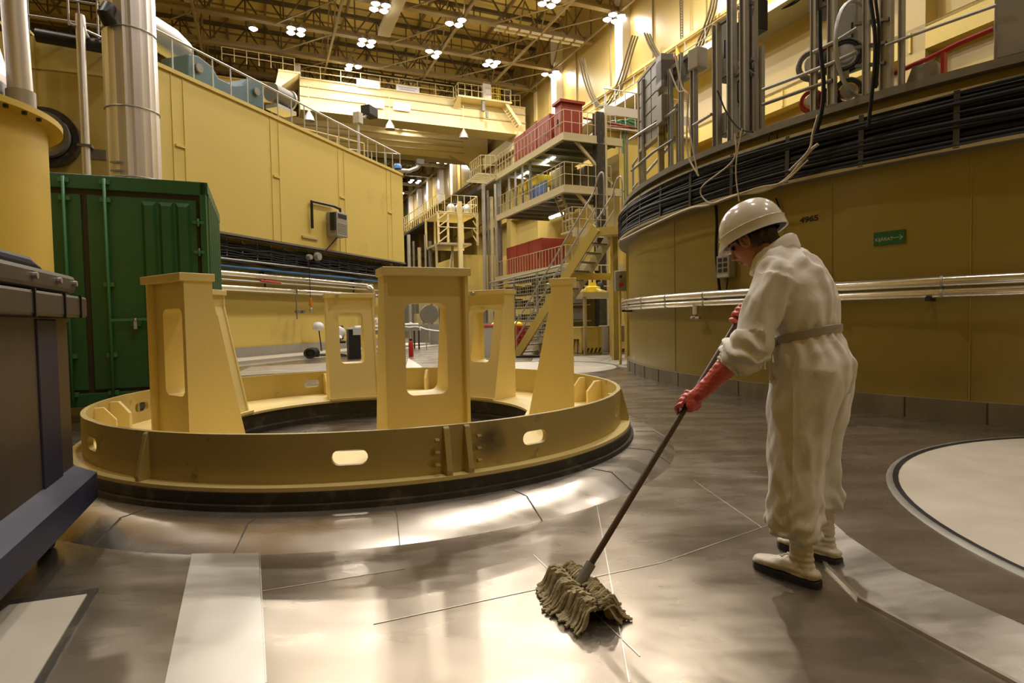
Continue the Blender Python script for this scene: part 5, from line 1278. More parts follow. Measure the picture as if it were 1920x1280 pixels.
while s_ < G_L + .5: mb.beam(hp(s_, G_T - .1, 0), hp(s_, G_T - .1, zr - .2), .02); s_ += .26
mb.build('mesh', 'plat', t_)
for s_ in (G_S - .1, G_S + 2.6, G_S + 5.4, G_L + .4):
    mb = MB(); mb.hbox(s_, s_ + .1, G_T - .2, G_T - .1, 0, zr - .1); mb.build('post', 'steel', t_)
mb = MB()
for i in range(9):
    for j in range(4):
        s_ = G_S + .3 + i * .95; z_ = .3 + j * .72
        mb.hbox(s_, s_ + random.uniform(.3, .7), G_T + .5, G_T + 1.0, z_, z_ + random.uniform(.2, .5))
for j in range(5): mb.hbox(G_S + .1, G_L, G_T + .4, G_T + 1.3, .2 + j * .72, .24 + j * .72)
o = mb.build('stored_parts', 'steel_dk', t_)

# yellow stair
A = Vector((.12, 16.95, 0)); B = A + Vector((.53, .46, 0)); RUN = Vector((2.02, -2.35, 3.30))
t = thing('staircase', 'yellow steel staircase rising to the right beside the round wall', 'staircase', A)
for q in (A, B):
    mb = MB(); mb.beam(q, q + RUN, .06, .26); mb.build('stringer', 'plat' if q is B else 'wall', t)
for i in range(15):
    f_ = (i + .6) / 15.2; c_ = (A + B) / 2 + RUN * f_; dd = Vector((RUN.x, RUN.y, 0)).normalized(); mb = MB(); mb.box(c_, (.22, .62, .03), ax=(dd, Vector((-dd.y, dd.x, 0)), Z)); mb.build('tread', 'steel_dk', t)
for q in (A, B):
    mb = MB()
    for h_ in (.95, .5): mb.tube([q + Z * h_, q + RUN + Z * h_], .022, 6)
    for i in range(6): mb.tube([q + RUN * (i / 5), q + RUN * (i / 5) + Z * .95], .018, 6)
    mb.tube(smooth([q + RUN * .98 + Z * .95, q + RUN * 1.03 + Z * 1.15, q + RUN * 1.08 + Z * .95, q + RUN * 1.08], 5), .022, 6); mb.build('handrail', 'steel', t)
TP = A + RUN; TB = B + RUN
mb = MB(); pl = [TP, TB, Vector((3.25, 15.6, TP.z)), Vector((2.72, 14.3, TP.z))]; mb.prism([p - Z * .2 for p in pl], Z * .2); mb.build('top_landing', 'wall', t)
for q in (Vector((2.76, 16.0, 0)), Vector((2.62, 14.9, 0)), Vector((3.05, 15.4, 0))):
    mb = MB(); mb.box(q + Z * 1.6, (.14, .14, 3.2), rz=.3); mb.build('leg', 'wall', t)
for a_, b_ in ((A + RUN * .66, Vector((2.76, 16.0, RUN.z * .66))), (Vector((2.62, 14.9, 2.2)), Vector((2.76, 16.0, 2.2))), (Vector((2.70, 15.9, .3)), Vector((3.05, 15.4, .35)))): mb = MB(); mb.beam(a_, b_, .08, .18); mb.build('brace', 'wall', t)
mb = MB(); mb.prism([Vector((.1, 16.3, 0)), Vector((.85, 16.3, 0)), Vector((.95, 16.8, 0)), Vector((.2, 16.8, 0))], Z * .05); single('foot_mat', mb, 'black', 'black mat lying at the foot of the yellow staircase', 'mat')
railing('steel tube guard rail on the round wall above the staircase', [cy(CRAD - .1, onC(1176, 350)[0] % (2 * PI) - .05, 3.36), cy(CRAD - .1, onC(1260, 350)[0], 3.36)], 1.0, 1.1, 'steel', .025, rails=(1, .5))
# control box on a post
q = at(1163, 527, 13.3); t = thing('control_box', 'grey control box with a red button beside the staircase', 'control box', q.xy.to_3d())
mb = MB(); mb.box(q, (.26, .12, .46), rz=.1); mb.build('casing', 'grill', t, bevel=.02)
mb = MB(); mb.cyl(q + Vector((0, -.06, -.08)), q + Vector((0, -.10, -.08)), .05, 14); mb.build('red_button', 'red2', t)
mb = MB(); mb.cyl(q + Vector((0, -.06, .10)), q + Vector((0, -.09, .10)), .03, 10); mb.build('switch', 'black', t)
mb = MB(); mb.tube([q.xy.to_3d() + Vector((0, .08, 0)), q + Vector((0, .08, -.1))], .03, 8); mb.build('post', 'wall', t)

# ------------------------------------------------------------------ things on the floor in the middle distance
def fbox(px, pyb, w, d, h, m, name, lab, cat, extra=None, rz=None):
    q = fl(px, pyb); q.z = 0; t = thing(name, lab, cat, q); mb = MB(); mb.box(q + Z * h / 2, (d, w, h), ax=(U, V, Z)); mb.build('body', m, t, bevel=.02); return t, q
def hazard(t, q, w, d, h0, h1):
    k = int(w / .12); mb = MB()
    for i in range(k):
        x = -w / 2 + i * .12 * w / (k * .12); mb.prism([q - U * (d / 2 + .008) + V * x + Z * h0, q - U * (d / 2 + .008) + V * (x + .06) + Z * h0, q - U * (d / 2 + .008) + V * (x + .12) + Z * h1, q - U * (d / 2 + .008) + V * (x + .06) + Z * h1], -U * .004)
    mb.build('warning_stripes', 'black', t)
t_, q = fbox(1099, 661, .75, .7, .80, 'wall', 'warning_tub', 'yellow tub with black warning stripes under the raised platform', 'tub'); hazard(t_, q, .7, .7, .03, .16)
t_, q = fbox(1152, 658, .8, .6, .82, 'grill', 'warning_container', 'grey container with black warning stripes beside the yellow tub', 'container'); hazard(t_, q, .75, .6, .03, .18)
zp = at(1120, 553, 17.6).z; pc = at(1125, 553, 18.0).xy.to_3d()
t_ = thing('work_platform', 'raised tan work platform behind the staircase carrying a lifting device', 'platform', pc)
mb = MB(); mb.box(pc + Z * zp, (1.6, 2.1, .14), ax=(U, V, Z)); mb.build('deck', 'plat', t_)
for (a_, b_) in ((-.7, -.95), (-.7, .95), (.7, -.95), (.7, .95), (-.7, 0)):
    mb = MB(); mb.box(pc + U * a_ + V * b_ + Z * zp / 2, (.08, .08, zp), ax=(U, V, Z)); mb.build('leg', 'plat', t_)
railing('thin railing behind the lifting device on the raised work platform', [pc + U * .7 - V * .9 + Z * zp, pc + U * .7 + V * .95 + Z * zp], 1.0, .5, 'plat', .018, rails=(1, .66, .33), parent=t_)
q = at(1111, 548, 17.9).xy.to_3d() + Z * (zp + .07); t_ = thing('lifting_device', 'yellow cone-shaped lifting device with a shackle on the raised platform', 'lifting device', q)
mb = MB(); mb.lathe([(.24, 0), (.24, .18), (.12, .22), (.11, .32), (.001, .32)], q, 18); mb.build('base', 'yellow', t_)
mb = MB(); mb.tube(smooth([q + V * -.07 + Z * .3, q + V * -.07 + Z * .55, q + Z * .66, q + V * .07 + Z * .55, q + V * .07 + Z * .3], 5), .04, 8); mb.build('shackle', 'crane', t_)
for i in range(4): a_ = i * PI / 2 + .4; d_ = Vector((math.cos(a_), math.sin(a_), 0)); mb = MB(); mb.beam(q + d_ * .2 + Z * .12, q + d_ * .5 + Z * .03, .06, .06); mb.build('arm', 'crane', t_)
q = pc + V * .7 + Z * (zp + .07); mb = MB(); mb.box(q + Z * .12, (.5, .5, .24), ax=(U, V, Z)); single('orange_crate', mb, 'orange', 'orange crate on the right of the raised platform', 'crate', bevel=.02)
q = pc + V * .18 + U * .3 + Z * (zp + .07); mb = MB(); mb.lathe([(.13, 0), (.13, .26), (.05, .36), (.001, .37)], q, 12); single('black_canister', mb, 'black', 'black canister with a white cap beside the lifting device', 'canister')
# stool, bins and baskets
q = fl(1086, 662).xy.to_3d(); t_ = thing('stool', 'small dark wooden stool left of the striped tub', 'stool', q); mb = MB(); mb.box(q + Z * .42, (.26, .26, .03), ax=(U, V, Z)); mb.build('seat', 'wood', t_)
for a_ in (-1, 1):
    for b_ in (-1, 1): mb = MB(); mb.beam(q + U * .13 * a_ + V * .13 * b_, q + U * .10 * a_ + V * .10 * b_ + Z * .41, .03); mb.build('leg', 'wood', t_)
q = fl(917, 668).xy.to_3d(); t_ = thing('waste_bin', 'white tapered bin with a red rim seen through the slot of a pedestal', 'bin', q)
mb = MB(); mb.lathe([(.001, 0), (.17, 0), (.24, .88), (.22, .88), (.16, .03)], q, 24); mb.build('body', 'white', t_)
mb = MB(); mb.lathe([(.24, .86), (.27, .88), (.25, .93), (.001, .93)], q, 24); mb.build('rim', 'red2', t_)
q = fl(950, 655).xy.to_3d(); t_ = thing('red_basket', 'red mesh basket heaped with yellow bags behind the pedestal', 'basket', q + Z * 0)
mb = MB()
for i in range(8):
    mb.beam(q - U * .4 + V * (-.6 + i * .17) + Z * .02, q - U * .4 + V * (-.6 + i * .17) + Z * .8, .03)
for j in range(6): mb.beam(q - U * .4 - V * .6 + Z * (.05 + j * .15), q - U * .4 + V * .6 + Z * (.05 + j * .15), .03)
mb.build('mesh', 'red2', t_); mb = MB(); mb.box(q + Z * .4, (.7, 1.15, .78), ax=(U, V, Z)); mb.build('bin', 'red', t_)
random.seed(9)
for i in range(6): mb = MB(); mb.ell(q + V * random.uniform(-.4, .4) + U * random.uniform(-.2, .2) + Z * (.83 + .05 * (i % 2)), (.22, .2, .12), 10); single('yellow_bag', mb, 'yellow', 'yellow plastic bag in the heap on the red mesh basket', 'bag', 'yellow bags in the red basket')
# covered tables and chairs in front of the block
def table(px, py, w, d, h, lab, cloth=True, m='steel'):
    q = fl(px, py).xy.to_3d(); t = thing('work_table', lab, 'table', q); mb = MB(); mb.box(q + Z * (h - .12), (d, w, .24), ax=(U, V, Z)); mb.build('table_top', m, t, bevel=.01)
    for a_ in (-1, 1):
        for b_ in (-1, 1): mb = MB(); mb.box(q + U * a_ * (d / 2 - .04) + V * b_ * (w / 2 - .04) + Z * (h - .24) / 2, (.05, .05, h - .24), ax=(U, V, Z)); mb.build('leg', 'blackw', t)
    if cloth:
        mb = MB(); nx, ny = 12, 8; vs = []
        for i in range(nx + 1):
            for j in range(ny + 1):
                a_ = (i / nx - .5) * (w + .16); b_ = (j / ny - .5) * (d + .16); e = max(0, abs(a_) - w / 2) + max(0, abs(b_) - d / 2)
                vs.append(q + V * max(-w / 2 - .02, min(w / 2 + .02, a_)) + U * max(-d / 2 - .02, min(d / 2 + .02, b_)) + Z * (h + .03 - e * 1.8 + .015 * math.sin(i * 2.1 + j * 1.3)))
        mb.add(vs, [(i * (ny + 1) + j, (i + 1) * (ny + 1) + j, (i + 1) * (ny + 1) + j + 1, i * (ny + 1) + j + 1) for i in range(nx) for j in range(ny)], True)
        single('white_sheet', mb, 'white', 'white sheet covering the ' + lab, 'sheet')
    return q
q = table(700, 668, 1.15, .7, .92, 'grey steel work table between two pedestals')
mb = MB(); mb.cyl(q + Z * .95 - V * .25, q + Z * 1.0 - V * .25, .09, 14); single('black_dish', mb, 'black', 'small black dish on the sheeted table between two pedestals', 'dish')
table(752, 655, 1.3, .8, .95, 'long table half hidden behind the front pedestal')
t_, q = fbox(664, 672, .34, .5, .86, 'black', 'tool_cabinet', 'narrow black cabinet under a white sheet beside the grey work table', 'cabinet')
mb = MB(); mb.box(q + Z * .885, (.56, .40, .03), ax=(U, V, Z)); mb.box(q + Z * .80 - U * .27 + V * .08, (.02, .26, .2), ax=(U, V, Z)); single('white_cloth', mb, 'white', 'white cloth on the narrow black cabinet beside the grey work table', 'cloth')
q = fl(634, 668).xy.to_3d(); t_ = thing('office_chair', 'black office chair with a white cloth thrown over it', 'chair', q)
mb = MB(); mb.box(q + Z * .46, (.45, .45, .08), ax=(U, V, Z)); mb.build('seat', 'black', t_, bevel=.03); mb = MB(); mb.box(q + U * .2 + Z * .75, (.08, .42, .45), ax=(U, V, Z)); mb.build('backrest', 'black', t_, bevel=.03)
mb = MB(); mb.tube([q + Z * .08, q + Z * .44], .03, 8); [mb.beam(q + Z * .08, q + Vector((.26 * math.cos(i * 1.256), .26 * math.sin(i * 1.256), .04)), .04) for i in range(5)]; mb.build('base', 'black', t_)
mb = MB(); mb.ell(q + Z * .75 + U * .17, (.12, .28, .22), 14, ax=(U, V, Z)); mb.ell(q + Z * .58 - V * .05, (.22, .2, .12), 12, ax=(U, V, Z)); mb.build('cloth_cover', 'white', t_)
q = fl(598, 664).xy.to_3d(); t_ = thing('covered_stand', 'thin dark stand with a crumpled white cover left of the back pedestal', 'stand', q); mb = MB(); mb.tube([q + V * .1, q + V * .02 + Z * .9], .02, 6); mb.build('pole', 'black', t_)
mb = MB(); mb.ell(q + Z * .95, (.2, .22, .16), 12); mb.build('cover', 'white', t_)
q = fl(586, 672).xy.to_3d(); t_ = thing('floor_cleaner', 'small black wheeled floor cleaner by the left wall', 'cleaner', q); mb = MB(); mb.lathe([(.001, .05), (.2, .05), (.22, .2), (.15, .32), (.001, .34)], q, 18); mb.build('body', 'black', t_)
mb = MB(); mb.tube([q + Vector((.17 * math.cos(x), -.2, .17 + .13 * math.sin(x))) for x in [2 * PI * i / 16 for i in range(16)]], .03, 6, closed=True); mb.build('wheel', 'blackw', t_)
mb = MB(); mb.tube(smooth([q + V * .2 + Z * .1, q + V * .6 + Z * .08, q + V * 1.0 + Z * .04]), .03, 6); mb.build('hose', 'black', t_)
q = fl(771, 668).xy.to_3d(); t_ = thing('fire_extinguisher', 'red fire extinguisher seen through the slot of the front pedestal', 'fire extinguisher', q); mb = MB(); mb.lathe([(.001, 0), (.075, 0), (.075, .4), (.03, .48), (.001, .48)], q, 14); mb.build('cylinder', 'red2', t_)
mb = MB(); mb.box(q + Z * .51, (.08, .05, .06)); mb.build('valve', 'black', t_)
P = [fl(770, 650).xy.to_3d() + Z * 1.0, fl(800, 655).xy.to_3d() + Z * .75, fl(835, 655).xy.to_3d() + Z * .65]
t_ = thing('barrier_rail', 'curved white barrier rail seen through the slot of the front pedestal', 'barrier', P[1].xy.to_3d()); mb = MB(); mb.tube(smooth(P), .035, 8); mb.build('rail', 'white', t_)
for p in (P[0], P[1], P[2]): mb = MB(); mb.tube([p, p.xy.to_3d()], .02, 6); mb.build('post', 'steel', t_)
q = fl(806, 645).xy.to_3d(); t_ = thing('cable_drum', 'round grey drum on a stand seen through the front pedestal slot', 'drum', q); zq = at(806, 589, q.y).z; mb = MB(); mb.cyl(q + Z * zq - U * .1, q + Z * zq + U * .1, .42, 20); mb.build('drum', 'steel_dk', t_); mb = MB(); mb.beam(q, q + Z * (zq - .3), .08); mb.build('stand', 'steel', t_)
# scaffold tower and wall pieces further back
mb = MB(); mb.hbox(34, 40, 11.35, 14.5, 0, onS(900, 478, 34)[1]); struct('wall_block_far', mb, 'wall')
S2 = 33.6
def c2(px, py, ds=0): t_, z_ = onS(px, py, S2 + ds); return hp(S2 + ds, t_, z_)
t_ = thing('scaffold_tower', 'yellow lattice tower with a railed top platform beyond the pedestals', 'tower', c2(862, 640).xy.to_3d())
ta, tb, tc, td = [c2(x, 500).dot(V) for x in (824, 842, 862, 897)]
zA, zB_ = c2(860, 398).z, c2(860, 455).z
mb = MB(); mb.hbox(S2, S2 + 3, ta, td, zA - .12, zA); mb.build('platform', 'crane', t_)
for tt in (ta, tb, td):
    for ds in (0, 2.8): mb = MB(); mb.hbox(S2 + ds, S2 + ds + .12, tt - .06, tt + .06, zB_ - .1, zA); mb.build('leg', 'crane', t_)
mb = MB(); mb.hbox(S2 - .3, S2 - .1, tc - .12, tc + .12, 0, zA + .6); mb.build('main_post', 'crane', t_)
mb = MB(); mb.hbox(S2, S2 + 3, ta, td - .4, zB_ - .12, zB_); mb.build('lower_deck', 'plat', t_)
mb = MB()
for tt in (ta, tb + .4): mb.hbox(S2 + .5, S2 + .62, tt - .06, tt + .06, 0, zB_)
mb.beam(hp(S2 + .5, ta, .3), hp(S2 + .5, tb + .4, zB_ - .3), .08); mb.build('base_frame', 'plat', t_)
mb = MB()
for i in range(4):
    z0_, z1_ = zB_ + (zA - zB_) * i / 4, zB_ + (zA - zB_) * (i + 1) / 4
    mb.beam(hp(S2, ta, z0_), hp(S2, tb, z1_), .06); mb.beam(hp(S2, td, z0_), hp(S2, (td + tc) / 2 + .3, z1_), .06); mb.beam(hp(S2, ta, z1_), hp(S2, td, z1_), .05) if i % 2 else None
mb.build('lattice', 'crane', t_)
railing('close-set railing on top of the yellow lattice tower', [hp(S2 + 9, ta - .4, zA - .2), hp(S2, ta, zA), hp(S2, td, zA), hp(S2 + 2, td + .1, zA)], 1.0, .42, 'crane', .025, rails=(1, .5), parent=t_)
mb = MB()
for i in range(3): mb.ell(hp(S2 + 1, ta + 1.1 + i * .5, zA + .35), (.3, .3, .35), 10)
single('grey_bundle', mb, 'steel', 'grey bundled equipment on top of the yellow lattice tower', 'equipment')
random.seed(21)
for i, px in enumerate((766, 775, 786, 797, 806, 818, 906, 914, 921, 928)):
    s_ = 33 if px > 900 else 36; tt, zz = onS(px, {True: 345, False: 440}[px > 900] + (i % 3) * 12, s_)
    mb = MB(); mb.tube([hp(s_, tt, 0), hp(s_, tt, zz)], .07 if i % 2 else .11, 8)
    single('riser_pipe', mb, ['steel', 'steel_dk', 'plat'][i % 3], ['grey', 'dark', 'tan'][i % 3] + ' vertical pipe ' + ('between the yellow tower and the gantry' if px > 900 else 'right of the corner of the yellow block') + ', ' + ['first', 'second', 'third', 'fourth', 'fifth', 'sixth', 'first', 'second', 'third', 'fourth'][i] + ' from the left', 'pipe')
mb = MB(); mb.hbox(38, 44, onS(762, 500, 38)[0] - 2, onS(822, 500, 38)[0], 0, 3.0); single('machine_block', mb, 'steel_dk', 'dark low machine housing right of the corner of the yellow block', 'machine')
t_ = thing('equipment_rack', 'grey rack crowded with devices seen through the pedestal slots', 'rack', hp(27, 8.3, 0))
mb = MB(); mb.hbox(27, 28, 6.5, 11.6, 0, .9); mb.build('low_cabinet', 'grill', t_)
for i in range(12):
    mb = MB(); a_ = 6.7 + i * .4; mb.hbox(27.1, 27.6, a_, a_ + .28, .9, .9 + random.uniform(.3, 1.6)); mb.build('device', random.choice(['steel_dk', 'steel', 'blackw', 'plat']), t_)
# bright plates and low steps around the staircase
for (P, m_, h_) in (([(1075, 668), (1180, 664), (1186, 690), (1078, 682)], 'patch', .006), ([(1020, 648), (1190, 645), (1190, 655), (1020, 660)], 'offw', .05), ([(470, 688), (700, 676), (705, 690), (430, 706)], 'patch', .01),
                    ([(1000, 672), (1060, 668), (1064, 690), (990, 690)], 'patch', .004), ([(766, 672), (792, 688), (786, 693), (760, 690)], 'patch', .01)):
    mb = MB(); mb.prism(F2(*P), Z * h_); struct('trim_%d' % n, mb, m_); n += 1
#@@PERSON
# ------------------------------------------------------------------ the woman in white
OB = Vector((1.25, 2.42, 0)); FW = Vector((-.72, .69, 0)).normalized(); LF = Vector((-FW.y, FW.x, 0))
def bp(a, b, z): return OB + FW * a + LF * b + Z * z
def remesh(mb, voxel, it=4, fac=.5):
    me = bpy.data.meshes.new('tmp'); me.from_pydata([tuple(p) for p in mb.v], [], mb.f)
    bm = bmesh.new(); bm.from_mesh(me); bmesh.ops.remove_doubles(bm, verts=bm.verts, dist=1e-5); bmesh.ops.recalc_face_normals(bm, faces=bm.faces); bm.to_mesh(me); bm.free()
    o = bpy.data.objects.new('tmp', me); COL.objects.link(o)
    r_ = o.modifiers.new('r', 'REMESH'); r_.mode = 'VOXEL'; r_.voxel_size = voxel
    s_ = o.modifiers.new('s', 'SMOOTH'); s_.factor = fac; s_.iterations = it
    dg = bpy.context.evaluated_depsgraph_get(); m2 = bpy.data.meshes.new_from_object(o.evaluated_get(dg))
    vs = [v.co.copy() for v in m2.vertices]; ns = [v.normal.copy() for v in m2.vertices]; fs = [tuple(p.vertices) for p in m2.polygons]
    bpy.data.objects.remove(o); return vs, ns, fs
def emit(vs, fs, name, m, parent):
    mb = MB(); mb.add(vs, fs, True); return mb.build(name, m, parent)
def loft(mb, secs, nn=28):      # secs: (centre, x half axis vector, y half axis vector)
    vs = []
    for c, x, y in secs:
        for i in range(nn): a_ = 2 * PI * i / nn; vs.append(Vector(c) + Vector(x) * math.cos(a_) + Vector(y) * math.sin(a_))
    fs = [(j * nn + i, j * nn + (i + 1) % nn, (j + 1) * nn + (i + 1) % nn, (j + 1) * nn + i) for j in range(len(secs) - 1) for i in range(nn)]
    fs += [tuple(range(nn))[::-1], tuple((len(secs) - 1) * nn + i for i in range(nn))]
    return mb.add(vs, fs, True)
def limb(mb, pts, nn=18):       # pts: (point, radius) or (point, rx, ry)
    P = smooth([p[0] for p in pts], 5); rs = []
    for i in range(len(P)):
        k = i / 5; j = min(int(k), len(pts) - 2); f_ = k - j; rs.append(pts[j][1] * (1 - f_) + pts[j + 1][1] * f_)
    mb.tube(P, rs, nn); return mb
woman = thing('person', 'woman in a white coverall, white helmet and pink rubber gloves mopping the metal floor', 'person', OB)
# mop geometry is needed for the grip
MOPB = Vector((.235, 2.18, .075)); MOPT = Vector((1.04, 2.62, 1.10)); HD = (MOPB - MOPT).normalized()
HL = lerp(MOPB, MOPT, .625); HR = lerp(MOPB, MOPT, .985)
sh = {1: bp(.095, .165, 1.235), -1: bp(.11, -.165, 1.24)}
el = {1: bp(.165, .235, .975), -1: bp(.25, -.25, 1.03)}
HND = {1: HL, -1: HR}
def hand(mb, C, wrist, k, side):
    """palm and five fingers closed round the mop handle; k scales the thickness"""
    h = HD; q = (wrist - C); q = (q - h * q.dot(h)).normalized(); r_ = h.cross(q) * side
    pc = C + q * .034 - h * .004
    mb.ell(pc, (.046, .030 , .017 * k), 14, ax=(h, r_, q))
    mb.ell(pc - h * .015 + r_ * .010, (.036, .030, .018 * k), 12, ax=(h, r_, q))
    limb(mb, [(wrist, .031 * k), (lerp(wrist, pc, .55), .026 * k), (pc - h * .02, .022 * k)], 12)
    for i, (off, end, slant, rad) in enumerate(((.036, 215, .030, .0098), (.014, 250, .012, .0102), (-.008, 245, .006, .0098), (-.029, 218, .0, .0085))):
        pts = []
        for j in range(8):
            f_ = j / 7; an = R(48 + (end - 48) * f_); rr = .040 - .016 * min(1, f_ * 1.6)
            pts.append((C + h * (off + slant * f_) + q * rr * math.cos(an) + r_ * rr * math.sin(an), rad * k * (1.06 - .22 * f_)))
        limb(mb, pts, 10)
    pts = []
    for j in range(6):
        f_ = j / 5; an = R(-35 - 120 * f_); rr = .042 - .016 * f_
        pts.append((C + h * (-.012 + .040 * f_) + q * rr * math.cos(an) + r_ * rr * math.sin(an), .0118 * k * (1.08 - .2 * f_)))
    limb(mb, pts, 10)
def wristp(s):
    d = (el[s] - HND[s]); q = d.normalized()
    return HND[s] + q * .085 + (q - HD * q.dot(HD)).normalized() * .018
# body: one continuous figure inside the clothes
hp_ = 38
HX = (FW * math.cos(R(hp_)) - Z * math.sin(R(hp_))); HZ = (FW * math.sin(R(hp_)) + Z * math.cos(R(hp_))); HY = LF
HC = bp(.262, 0, 1.413)
def hd(x, y, z): return HC + HX * x + HY * y + HZ * z
mb = MB()
loft(mb, [(bp(.0, 0, .76), FW * .09, LF * .14), (bp(.01, 0, .85), FW * .11, LF * .165), (bp(.03, 0, 1.0), FW * .085, LF * .12), (bp(.07, 0, 1.15), FW * .10, LF * .145), (bp(.11, 0, 1.24), FW * .09, LF * .13), (bp(.15, 0, 1.32), FW * .055, LF * .075)])
limb(mb, [(bp(.14, 0, 1.28), .052), (bp(.18, 0, 1.34), .048), (hd(-.03, 0, -.055), .048)], 14)
for s in (1, -1):
    mb.ell(sh[s], (.05, .05, .05), 12)
    limb(mb, [(sh[s], .05), (lerp(sh[s], el[s], .5), .045), (el[s], .038), (lerp(el[s], wristp(s), .5), .034), (wristp(s), .026)])
    hand(mb, HND[s], wristp(s), .80, s)
    b_ = .10 * s
    limb(mb, [(bp(.0, b_, .82), .085), (bp(.03, b_ * 1.05, .62), .075), (bp(.03, b_ * 1.2, .45), .052), (bp(.018, .133 * s if s > 0 else -.145, .29), .036), (bp(.01, .138 * s if s > 0 else -.15, .10), .032)])
    foot = Vector((-.6, .8, 0)); ank = bp(.01, .138 * s if s > 0 else -.15, .06)
    limb(mb, [(ank - foot * .03, .032), (ank + foot * .06 - Z * .01, .030), (ank + foot * .15 - Z * .02, .022)])
# head
mb.ell(hd(-.008, 0, .035), (.094, .074, .092), 20, ax=(HX, HY, HZ))
mb.ell(hd(.035, 0, -.02), (.058, .058, .085), 18, ax=(HX, HY, HZ))
mb.ell(hd(.040, 0, -.070), (.044, .046, .038), 16, ax=(HX, HY, HZ))
mb.ell(hd(.068, 0, -.094), (.020, .022, .016), 12, ax=(HX, HY, HZ))       # chin
mb.ell(hd(.078, 0, .030), (.020, .050, .012), 12, ax=(HX, HY, HZ))        # brow
for s in (1, -1):
    mb.ell(hd(.060, .036 * s, -.022), (.026, .022, .024), 12, ax=(HX, HY, HZ))   # cheeks
    mb.ell(hd(.100, .011 * s, -.030), (.010, .008, .007), 8, ax=(HX, HY, HZ))    # nostril wings
limb(mb, [(hd(.088, 0, .020), .009), (hd(.101, 0, -.002), .010), (hd(.114, 0, -.024), .0125)], 10)
mb.ell(hd(.090, 0, -.053), (.011, .024, .0065), 10, ax=(HX, HY, HZ)); mb.ell(hd(.088, 0, -.066), (.011, .021, .0075), 10, ax=(HX, HY, HZ))
vs, ns, fs = remesh(mb, .0048, 3)
for i, v in enumerate(vs):       # eye sockets and the line of the mouth
    d = v - HC; x, y, z = d.dot(HX), d.dot(HY), d.dot(HZ)
    if x > .04:
        for s in (1, -1):
            e = math.exp(-(((y - .032 * s) / .017) ** 2 + ((z - .010) / .012) ** 2)); vs[i] = vs[i] - HX * .010 * e
        e = math.exp(-((y / .022) ** 2 + ((z + .0600) / .0030) ** 2)); vs[i] = vs[i] - HX * .006 * e
body = emit(vs, fs, 'body', 'skin', woman)
for s in (1, -1):
    c_ = hd(.004, .074 * s, -.012); mb = MB()
    P = [c_ + HX * (.017 * math.cos(x) - .004 * math.sin(x)) + HZ * (.030 * math.sin(x)) + HY * s * (.006 + .004 * math.cos(x)) for x in [2 * PI * i / 18 for i in range(18)]]
    mb.tube(P, .0055, 8, closed=True); mb.ell(c_ + HY * s * .002, (.015, .005, .026), 10, ax=(HX, HY, HZ)); mb.build('ear', 'skin', body)
    mb = MB(); mb.ell(hd(.076, .032 * s, .009), (.0115, .012, .0085), 12, ax=(HX, HY, HZ)); mb.build('eye', 'eye', body)
    mb = MB(); mb.tube(smooth([hd(.084, .014 * s, .024), hd(.089, .030 * s, .029), hd(.076, .048 * s, .024)], 4), [.003] * 8 + [.0018], 6); mb.build('eyebrow', 'hair', body)
mb = MB(); mb.ell(hd(.0945, 0, -.0535), (.0085, .021, .0048), 12, ax=(HX, HY, HZ)); mb.ell(hd(.0925, 0, -.0655), (.0085, .019, .0055), 12, ax=(HX, HY, HZ)); mb.build('lips', 'lip', body)
# hair
mb = MB(); mb.ell(hd(-.022, 0, .035), (.090, .082, .090), 20, ax=(HX, HY, HZ)); mb.ell(hd(-.048, 0, -.02), (.060, .070, .070), 18, ax=(HX, HY, HZ))
mb.ell(hd(-.062, 0, -.066), (.035, .050, .030), 14, ax=(HX, HY, HZ))
for s in (1, -1):
    mb.ell(hd(.040, .060 * s, .045), (.040, .020, .030), 12, ax=(HX, HY, HZ)); mb.ell(hd(.030, .069 * s, .010), (.013, .008, .034), 10, ax=(HX, HY, HZ)); mb.ell(hd(-.030, .066 * s, -.03), (.028, .016, .045), 12, ax=(HX, HY, HZ))
mb.ell(hd(.066, 0, .066), (.028, .055, .020), 12, ax=(HX, HY, HZ))
vs, ns, fs = remesh(mb, .005, 2)
for i, v in enumerate(vs): vs[i] = v + ns[i] * .004 * noise.noise(Vector((v.x * 90, v.y * 90, v.z * 25)))
emit(vs, fs, 'hair', 'hair', woman)
# helmet
ha = 21; GX = FW * math.cos(R(ha)) - Z * math.sin(R(ha)); GZ = FW * math.sin(R(ha)) + Z * math.cos(R(ha)); GC = bp(.257, 0, 1.448)
def hel(u, v_, off=0):   # u angle round, v_ 0..1 from rim to crown
    ph = v_ * PI / 2; ex = .142 + off; ey = .116 + off; ez = .132 + off
    r0 = math.cos(ph) ** .80; zz = math.sin(ph) ** 1.05
    cr = .006 * math.exp(-((math.sin(u) * r0) / .22) ** 2) * (zz > .35)
    return GC + GX * ex * r0 * math.cos(u) + LF * ey * r0 * math.sin(u) + GZ * (ez * zz + cr)
nu, nv = 48, 16
mb = MB(); vs = [hel(2 * PI * i / nu, j / nv) for j in range(nv + 1) for i in range(nu)] + [hel(2 * PI * i / nu, j / nv, -.004) for j in range(nv + 1) for i in range(nu)]
fs = [(j * nu + i, j * nu + (i + 1) % nu, (j + 1) * nu + (i + 1) % nu, (j + 1) * nu + i) for j in range(nv) for i in range(nu)]
K = (nv + 1) * nu; fs += [tuple(K + k for k in f_)[::-1] for f_ in fs]; mb.add(vs, fs, True)
helmet = mb.build('helmet', 'helmet', woman)
